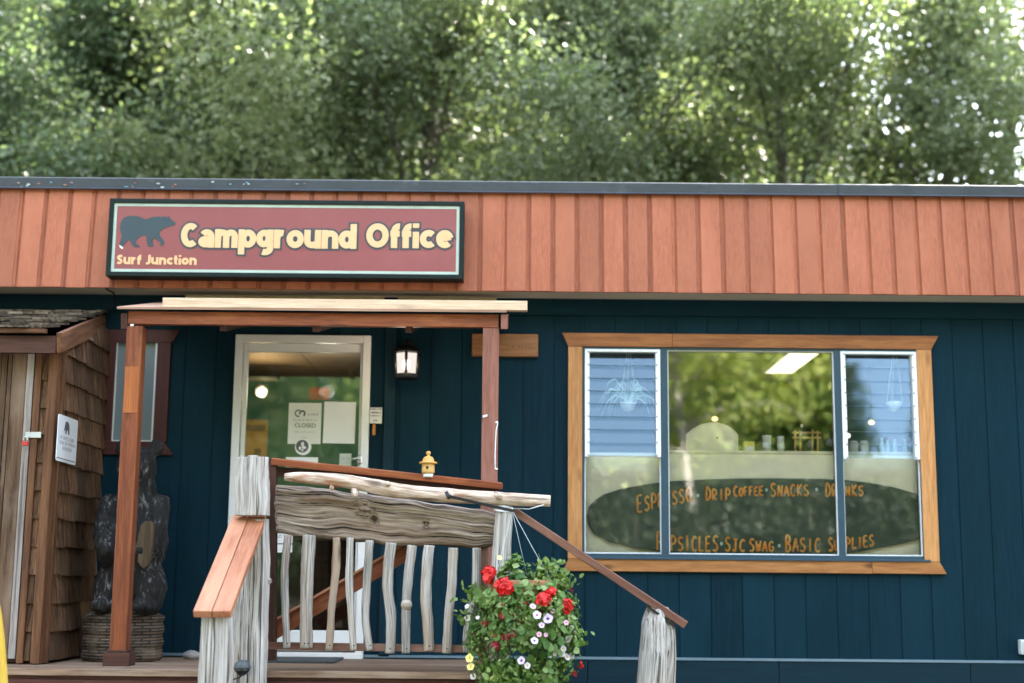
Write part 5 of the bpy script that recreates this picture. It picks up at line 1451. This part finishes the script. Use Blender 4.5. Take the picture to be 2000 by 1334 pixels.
for k in range(6800):
    v = Vector((random.gauss(0, 1), random.gauss(0, 1), random.gauss(0, 1))).normalized()
    sink = random.random() ** 2.6 * .30
    rr = lump(v) * (1 - sink)
    base = KC + Vector((v.x * KR * rr, v.y * KR * rr, v.z * KH * rr))
    if v.z < -.3: base.z -= random.random() * .10
    if v.z > .35: base.z -= .085 * min(1, (v.z - .35) * 2.2)
    big = noise.noise(v * 3 + Vector((4, 0, 0))) > .08
    L = random.uniform(.032, .055) if big else random.uniform(.018, .034)
    tg = Vector((random.gauss(0, 1), random.gauss(0, 1), random.gauss(0, 1) - .35)); tg -= v * tg.dot(v) * .75
    add_leaf(leaf, base, tg, L, L * (.85 if big else .5), random.random() * (1 - sink), v + Vector((random.gauss(0, .4), random.gauss(0, .4), random.gauss(0, .4) + .3)))
# upright sprig at the upper right, small stray shoots
for px, py, n_, hgt in ((1075, 1118, 120, .10), (1098, 1130, 60, .05), (1052, 1132, 30, .03), (925, 1160, 60, .06), (912, 1200, 30, .03), (1127, 1240, 26, .03)):
    q = surf(px, py, .3)
    for k in range(n_):
        add_leaf(leaf, q + Vector((random.gauss(0, .034), random.gauss(0, .05), random.uniform(-.06, hgt * .6))), Vector((random.gauss(0, .8), random.gauss(0, .8) - .5, random.random() + .2)), random.uniform(.025, .045), random.uniform(.016, .028), random.uniform(.5, 1))
leaf.build('foliage', leafmat('basket_leaf', (.040, .110, .020), (.145, .25, .055), (.33, .42, .17), .25, 5.0), HB, autofix=False)
stems = MB()
for k in range(70):
    v = Vector((random.gauss(0, 1), random.gauss(0, 1), random.gauss(0, 1) * .8)).normalized(); a = KC + Vector((v.x * KR * .6, v.y * KR * .6, v.z * KH * .6)); b_ = KC + Vector((v.x * KR * 1.12, v.y * KR * 1.12, v.z * KH * 1.08 - .02))
    stems.tube([a, a.lerp(b_, .5) + Vector((0, 0, .02)), b_], .0022, 5)
stems.build('stem', plain('green_stem', (.08, .15, .03), .5), HB)


def petal_disc(mb, c, nrm, r, lobes=5, depth=.25, mi=0, twist=0):
    nrm = nrm.normalized(); u = nrm.cross(Vector((.3, .2, 1))).normalized(); v = nrm.cross(u); N = lobes * 4; V = [c - nrm * r * depth]
    for ring_, f in ((1, .55), (2, 1.0)):
        for k in range(N):
            t = 2 * math.pi * k / N + twist; q = r * f * (1 + (.08 * math.cos(lobes * t) if ring_ == 2 else 0)); V.append(c + (u * math.cos(t) + v * math.sin(t)) * q + nrm * (r * .05 * math.sin(lobes * t + 1) if ring_ == 2 else 0))
    Fc = [(0, 1 + k, 1 + (k + 1) % N) for k in range(N)] + [(1 + k, 1 + N + k, 1 + N + (k + 1) % N, 1 + (k + 1) % N) for k in range(N)]
    mb.add(V, Fc, None, random.random(), True, mi)


m_red = plain('geranium_red', (.62, .010, .010), .55, var=.25, vscale=60); m_dred = plain('crimson_petal', (.24, .008, .016), .5, var=.25, vscale=60)
def geranium(px, py, r_px, m, name='geranium_flower', n_=46, out=1.12):
    c = surf(px, py, out); r = r_px * 7.6 / F; mb = MB(); random.seed(int(px * 7 + py))
    ax = (Vector((random.uniform(.75, 1.1), random.uniform(.75, 1), random.uniform(.72, 1.05))))
    for k in range(n_):
        v = Vector((random.gauss(0, 1), random.gauss(0, 1) - .5, random.gauss(0, 1) + .25)).normalized(); rr = r * random.uniform(.62, .98)
        p = c + Vector((v.x * ax.x, v.y * ax.y, v.z * ax.z)) * rr
        petal_disc(mb, p, v + Vector((random.gauss(0, .35), random.gauss(0, .35), random.gauss(0, .35))), r * random.uniform(.24, .36), 5, .35)
    return mb.build(name, m, HB, autofix=False)


for px, py, r in ((955, 1124, 18), (984, 1147, 20), (1061, 1172, 16), (1076, 1158, 14), (1109, 1184, 16.5)): geranium(px, py, r, m_red)
for px, py, r, n_ in ((982, 1182, 7, 16), (983, 1203, 9, 22), (948, 1218, 8.5, 20), (1000, 1240, 9, 20), (988, 1246, 8, 18), (968, 1262, 11, 26), (927, 1240, 6, 12), (966, 1240, 5, 10), (1120, 1316, 9, 20), (1117, 1152, 6, 12), (1028, 1178, 5, 9)): geranium(px, py, r, m_dred, 'geranium_flower', n_, 1.06)
geranium(1134, 1299, 8, m_red, n_=18)
PW = plain('white_petal', (.62, .58, .62), .55, var=.05); PLl = plain('lilac_petal', (.55, .44, .60), .55, var=.1); PK = plain('pink_petal', (.74, .42, .55), .55, var=.1); PY = plain('lemon_petal', (.80, .72, .22), .55, var=.08)
EV = plain('violet_eye', (.05, .03, .20), .6); EP = plain('magenta_eye', (.45, .05, .22), .6); EY = plain('ochre_eye', (.55, .38, .03), .6)
for px, py, r, m, e in ((1070, 1208, 9.5, PLl, EV), (1049, 1201, 8, PW, EP), (1041, 1184, 6, PK, EP), (1079, 1193, 5, PK, EP), (1058, 1221, 5.5, PLl, EP), (1106, 1216, 5, PK, EP), (1053, 1239, 5, PK, EP), (1044, 1251, 7, PW, EV), (1018, 1290, 7.5, PLl, EV), (1066, 1240, 4, PK, EP),
                        (1110, 1248, 7, PW, EY), (1117, 1226, 5, PW, EY), (1123, 1236, 5, PW, EY), (1100, 1267, 6, PW, EY), (1098, 1277, 6, PW, EY), (1108, 1283, 7, PW, EY), (1117, 1281, 6, PW, EY), (1074, 1280, 4.5, PW, EY), (1084, 1277, 4.5, PW, EY), (1030, 1300, 6, PW, EY),
                        (912, 1184, 5, PW, EY), (913, 1207, 6, PW, EY), (933, 1206, 4, PW, EY), (950, 1161, 4, PW, EY), (924, 1321, 6, PW, EY), (917, 1285, 8.5, PY, EY), (919, 1302, 7.5, PY, EY), (965, 1328, 8.5, PY, EY), (976, 1089, 5, PY, EY)):
    c = surf(px, py, 1.10); nv = Vector(((c.x - KC.x) * 1.5, -1.0, (c.z - KC.z) + .25)) + Vector((random.gauss(0, .25), 0, random.gauss(0, .25))); mb = MB()
    petal_disc(mb, c, nv, r * 7.6 / F, 5, .30); f = mb.build('petunia_flower', m, HB, autofix=False)
    mb = MB(); nn = nv.normalized(); petal_disc(mb, c - nn * (r * 7.6 / F * .12), nn, r * 7.6 / F * .36, 5, .1); mb.build('eye', e, f, autofix=False)
# ------------------------------------------------------------------ trees
def np_mesh(name, V, quads, tone, mats_, mi=None, smooth=False, grain=None):
    me = bpy.data.meshes.new(name); nv = len(V); nf = len(quads)
    me.vertices.add(nv); me.vertices.foreach_set('co', V.astype(np.float32).ravel())
    me.loops.add(nf * 4); me.loops.foreach_set('vertex_index', quads.astype(np.int32).ravel())
    me.polygons.add(nf); me.polygons.foreach_set('loop_start', np.arange(0, nf * 4, 4, dtype=np.int32)); me.polygons.foreach_set('loop_total', np.full(nf, 4, dtype=np.int32))
    a = me.attributes.new('tone', 'FLOAT', 'POINT'); a.data.foreach_set('value', tone.astype(np.float32))
    for m in mats_: me.materials.append(m)
    me.update(); me.validate(); return me


def leaves_np(rng, centers, sig, per, L, ratio, up=.35, droop=0.0):
    "diamond leaves scattered round the given centres"
    n = len(centers) * per
    C = np.repeat(np.array(centers, dtype=float), per, axis=0) + rng.normal(0, 1, (n, 3)) * np.repeat(np.array(sig, dtype=float), per)[:, None] * np.array([1, 1, .72])
    d = rng.normal(0, 1, (n, 3)); d[:, 2] -= droop; d /= np.linalg.norm(d, axis=1)[:, None]
    nr = rng.normal(0, 1, (n, 3)); nr[:, 2] += up * 3; nr -= d * (nr * d).sum(1)[:, None]; nr /= np.linalg.norm(nr, axis=1)[:, None]
    s = np.cross(d, nr); l = (L * rng.uniform(.6, 1.25, n))[:, None]; w_ = l * ratio
    V = np.empty((n, 4, 3)); V[:, 0] = C; V[:, 1] = C + d * l * .45 + s * w_ * .5 + nr * l * .06; V[:, 2] = C + d * l; V[:, 3] = C + d * l * .45 - s * w_ * .5 + nr * l * .06
    return V.reshape(-1, 3), np.arange(n * 4).reshape(n, 4), np.repeat(rng.uniform(0, 1, n), 4)


def broadleaf(seed, h, base, rad, L, per, leafm, barkm, lean=(0, 0), nl=26):
    rng = np.random.default_rng(seed); rnd = random.Random(seed)
    wood_ = MB(); n = 9; pts = []; rad0 = .013 * h + .03
    ph = rnd.uniform(0, 6)
    for k in range(n + 1):
        f = k / n; pts.append(Vector((lean[0] * f + .18 * math.sin(ph + f * 5) * f, lean[1] * f + .18 * math.cos(ph + f * 4) * f, h * .93 * f)))
    wood_.tube(pts, [rad0 * (1 - .9 * k / n) for k in range(n + 1)], 9, .12, 1.5)
    cents = []; sig = []
    for i in range(nl):
        f = base + (.97 - base) * (i + rnd.random()) / nl; q = pts[min(int(f * n), n - 1)].lerp(pts[min(int(f * n) + 1, n)], f * n - int(f * n))
        u = (f - base) / (1 - base); reach = rad * (.35 + 1.1 * math.sin(min(1, u * 1.1 + .18) * math.pi) ** .8) * rnd.uniform(.55, 1.2); az = i * 2.4 + rnd.uniform(-.5, .5)
        tilt = rnd.uniform(-.1, .9) + u * .5; dv = Vector((math.cos(az) * math.cos(tilt), math.sin(az) * math.cos(tilt), math.sin(tilt)))
        lp = [q + dv * reach * t + Vector((0, 0, .12 * reach * math.sin(t * 3) - .05 * reach * t * t)) + Vector((rnd.gauss(0, .07), rnd.gauss(0, .07), rnd.gauss(0, .07))) * t for t in (0, .35, .7, 1)]
        wood_.tube(lp, [rad0 * .26 * (1 - u * .5), rad0 * .16, rad0 * .09, .006], 6, cap=False)
        for t in (.4, .62, .8, 1.0):
            p = lp[0].lerp(lp[1], t / .35) if t < .35 else (lp[1].lerp(lp[2], (t - .35) / .35) if t < .7 else lp[2].lerp(lp[3], (t - .7) / .3))
            for j in range(4):
                v = Vector((rnd.gauss(0, 1), rnd.gauss(0, 1), rnd.gauss(0, .7))).normalized() * rnd.uniform(.15, .75) * (.5 + .3 * rad / 2.5)
                if j == 0: wood_.tube([p, p + v * .5 + Vector((0, 0, .03)), p + v], [.012, .008, .004], 4, cap=False)
                cents.append(tuple(p + v)); sig.append(rnd.uniform(.18, .42))
    return wood_, leaves_np(rng, cents, sig, per, L, .62, .18)


def conifer(seed, h, rad):
    rng = np.random.default_rng(seed); rnd = random.Random(seed); wood_ = MB()
    wood_.tube([(0, 0, 0), (.05, 0, h * .5), (0, .04, h)], [.28, .16, .02], 9, .08, 1)
    cents = []; sig = []; z = h * .10
    while z < h * .99:
        f = z / h; reach = rad * (1 - f) ** .85 * rnd.uniform(.75, 1.1) + .12; k = 5 if f < .8 else 4; a0 = rnd.uniform(0, 6)
        for i in range(k):
            az = a0 + i * 6.283 / k + rnd.uniform(-.3, .3); e = Vector((math.cos(az) * reach, math.sin(az) * reach, -.28 * reach + .12)); o = Vector((0, 0, z))
            wood_.tube([o, o + e * .5 + Vector((0, 0, .06 * reach)), o + e], [.035, .02, .006], 4, cap=False)
            m = max(3, int(reach / .22))
            for j in range(1, m + 1):
                t = j / m; p = o + e * t + Vector((0, 0, .12 * reach * math.sin(t * 3.1)))
                for s_ in (-1, 0, 1): cents.append(tuple(p + Vector((-math.sin(az), math.cos(az), 0)) * s_ * .22 * reach * (1 - t * .7))); sig.append(.10 + .05 * rnd.random())
        z += .34 + .16 * rnd.random()
    return wood_, leaves_np(rng, cents, sig, 16, .17, .22, .1, .7)


def tree_proto(name, parts, leafm, barkm):
    wood_, (V, Q, T) = parts
    root = bpy.data.objects.new(name, None); COL.objects.link(root); root.empty_display_size = .3
    tr = wood_.build('trunk', barkm, root, autofix=False)
    me = np_mesh('crown', V, Q, T, [leafm]); cr_ = bpy.data.objects.new('crown', me); COL.objects.link(cr_); cr_.parent = root
    return root


PROTO = {
    'a': tree_proto('broadleaf_tree', broadleaf(1, 10.5, .22, 2.6, .085, 190, None, None), MT['leaf'], MT['bark']),
    'b': tree_proto('broadleaf_tree', broadleaf(2, 11.5, .25, 2.8, .085, 190, None, None, (.5, .2)), MT['leaf'], MT['bark']),
    'c': tree_proto('broadleaf_tree', broadleaf(3, 10.0, .18, 2.7, .082, 200, None, None, (-.4, 0)), MT['leafdark'], MT['bark']),
    'd': tree_proto('broadleaf_tree', broadleaf(4, 12.0, .3, 2.5, .10, 100, None, None, (.2, -.3), 24), MT['leaf'], MT['bark']),
    't': tree_proto('broadleaf_tree', broadleaf(14, 11.0, .2, 2.3, .09, 34, None, None, (.3, 0), 22), MT['leaf'], MT['bark']),
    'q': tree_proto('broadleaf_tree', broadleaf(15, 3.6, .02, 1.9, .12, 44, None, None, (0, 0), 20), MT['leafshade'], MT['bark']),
    's': tree_proto('broadleaf_tree', broadleaf(5, 10.0, .06, 3.2, .15, 62, None, None), MT['leafsun'], MT['bark']),
    'p': tree_proto('broadleaf_tree', broadleaf(6, 10.5, .50, 2.2, .15, 20, None, None, (.9, 0)), MT['leafsun'], MT['palebark']),
    'k': tree_proto('conifer_tree', conifer(7, 15.0, 2.6), MT['needle'], MT['bark']),
}
used = set()


def plant(kind, x, y, scale, rz, label, group):
    r = PROTO[kind]
    if kind in used: r = dup(r)
    used.add(kind); r.location = (x, y, GZ - .05); r.rotation_euler = (0, 0, rz); r.scale = (scale,) * 3
    return tag(r, label, 'tree', group)


random.seed(40)
g1 = 'leafy trees close behind the office'
front = [('c', -7.6, 6.6, 1.0, 'dark dense tree behind the roof at the far left edge'), ('c', -4.9, 8.2, 1.08, 'dark tree behind the roof above the shed'), ('a', -3.0, 6.9, .98, 'green tree behind the roof above the bear emblem'),
         ('b', -.9, 7.6, 1.0, 'tall green tree behind the roof above the right half of the sign'), ('a', 1.2, 7.0, .95, 'green tree behind the roof just right of the sign'), ('b', 3.4, 7.8, .98, 'green tree behind the roof above the left end of the big window'),
         ('d', 5.0, 7.2, .80, 'lower loose tree behind the roof above the middle of the big window'), ('t', 6.5, 8.6, .95, 'thin crowned tree with bright sky gaps behind the roof at the right'), ('t', 7.6, 10.0, 1.15, 'tall thin crowned tree against bright sky near the top right corner'), ('c', 9.9, 9.4, 1.0, 'dark tree filling the top right corner')]
for k, x, y, s_, lab in front: plant(k, x, y, s_, random.uniform(0, 6.28), lab, g1)
g2 = 'back rows of trees glimpsed through the nearer crowns'
for k, x, y, s_ in (('d', -10.0, 12, 1.15), ('a', -7.2, 13, 1.2), ('c', -4.4, 12.5, 1.15), ('d', -1.7, 12.2, 1.1), ('b', .6, 13.3, 1.1), ('c', 3.0, 12.4, 1.05), ('a', 4.4, 12.8, .98), ('d', 13.4, 13, 1.1),
                    ('c', -12, 19, 1.3), ('b', -7.5, 18.5, 1.3), ('a', -3.2, 19, 1.3), ('c', 1.2, 20, 1.35), ('d', 4.2, 19, 1.2), ('b', 14.5, 18, 1.2), ('c', -9, 27, 1.5), ('a', -2, 28, 1.5), ('b', 4.5, 27, 1.4), ('c', -6, 34, 1.8), ('a', 1.5, 35, 1.8), ('c', -13, 36, 1.9), ('b', -1.2, 23, 1.4), ('a', -5.5, 23, 1.4), ('c', 3.2, 23.5, 1.3), ('c', 7.4, 36, 1.3), ('a', -11.5, 8, 1.1), ('b', 12.5, 8, 1.1)):
    plant(k, x, y, s_, random.uniform(0, 6.28), 'leafy tree in the back rows, seen only through the nearer crowns', g2)
# shrubs and young trees low behind the roof
for k, x, y, s_ in (('c', -6.2, 5.8, .55), ('a', -1.9, 5.9, .5), ('c', 2.2, 5.8, .52), ('a', 4.5, 5.9, .52), ('c', 6.9, 6.0, .52), ('b', .2, 5.8, .5)):
    plant(k, x, y, s_, random.uniform(0, 6.28), 'young bushy tree just showing over the roof edge', 'young trees along the roof edge')
# trees across the clearing, behind the photographer: mirrored in the window
g3 = 'trees across the clearing mirrored in the window'
for k, x, y, s_ in (('s', -20, -31, 1.7), ('s', -14, -30, 1.65), ('s', -9, -35, 1.7), ('s', .5, -33, 1.65), ('s', 3.6, -30, 1.55), ('s', 7.0, -32, 1.7), ('s', 10.0, -32, 1.25), ('s', 13.2, -33, 1.2), ('s', 17.5, -31, 1.7), ('s', 2.0, -39, 1.9), ('s', 6.4, -40, 1.85), ('s', 23, -33, 1.7), ('s', -16, -39, 1.9), ('s', -26, -33, 1.8), ('s', 29, -34, 1.8)):
    plant(k, x, y, s_, random.uniform(0, 6.28), 'sunlit tree across the clearing, mirrored in the big window', g3)
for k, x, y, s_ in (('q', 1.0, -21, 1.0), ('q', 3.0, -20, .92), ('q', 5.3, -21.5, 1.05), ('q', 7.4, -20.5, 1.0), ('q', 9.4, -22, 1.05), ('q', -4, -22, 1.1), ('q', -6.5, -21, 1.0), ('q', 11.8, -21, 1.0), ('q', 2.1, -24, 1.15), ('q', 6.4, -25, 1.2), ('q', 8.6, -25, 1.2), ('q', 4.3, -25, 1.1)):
    plant(k, x, y, s_, random.uniform(0, 6.28), 'bush across the clearing with shade in its leaf colour, mirrored over the menu board', 'bushes across the clearing mirrored in the window')
plant('p', 4.3, -22, .9, 2.9, 'pale trunked tree across the clearing, mirrored over the menu board', g3)
for k, x, y, s_ in (('k', -4.6, -30, 1.3), ('k', -6.6, -31, 1.35), ('k', -8.4, -32, 1.2), ('k', 10.4, -30, 1.5), ('k', 12.6, -29, 1.35), ('k', 15.5, -36, 1.5), ('k', -11, -36, 1.5)):  # left conifers put in place of leafy trees to darken the door reflection
    plant(k, x, y, s_, random.uniform(0, 6.28), 'conifer across the clearing, for the mirror images in louvres and door', g3)

# unseen trees added on both sides to shut out low sky light
for k, x, y, s_ in (('c', -17, -17, 1.5), ('a', -21, -10, 1.6), ('c', -18, -3, 1.5), ('b', -15, 3, 1.4), ('c', -22, -24, 1.6), ('a', -26, -3, 1.7), ('c', 18, -17, 1.5), ('b', 22, -9, 1.6), ('c', 19, -2, 1.5), ('a', 16, 4, 1.3), ('c', 23, -24, 1.6), ('c', 27, -3, 1.7)):
    plant(k, x, y, s_, random.uniform(0, 6.28), 'unseen leafy tree added beside the clearing to block low sky light', 'unseen trees added at the sides of the clearing')
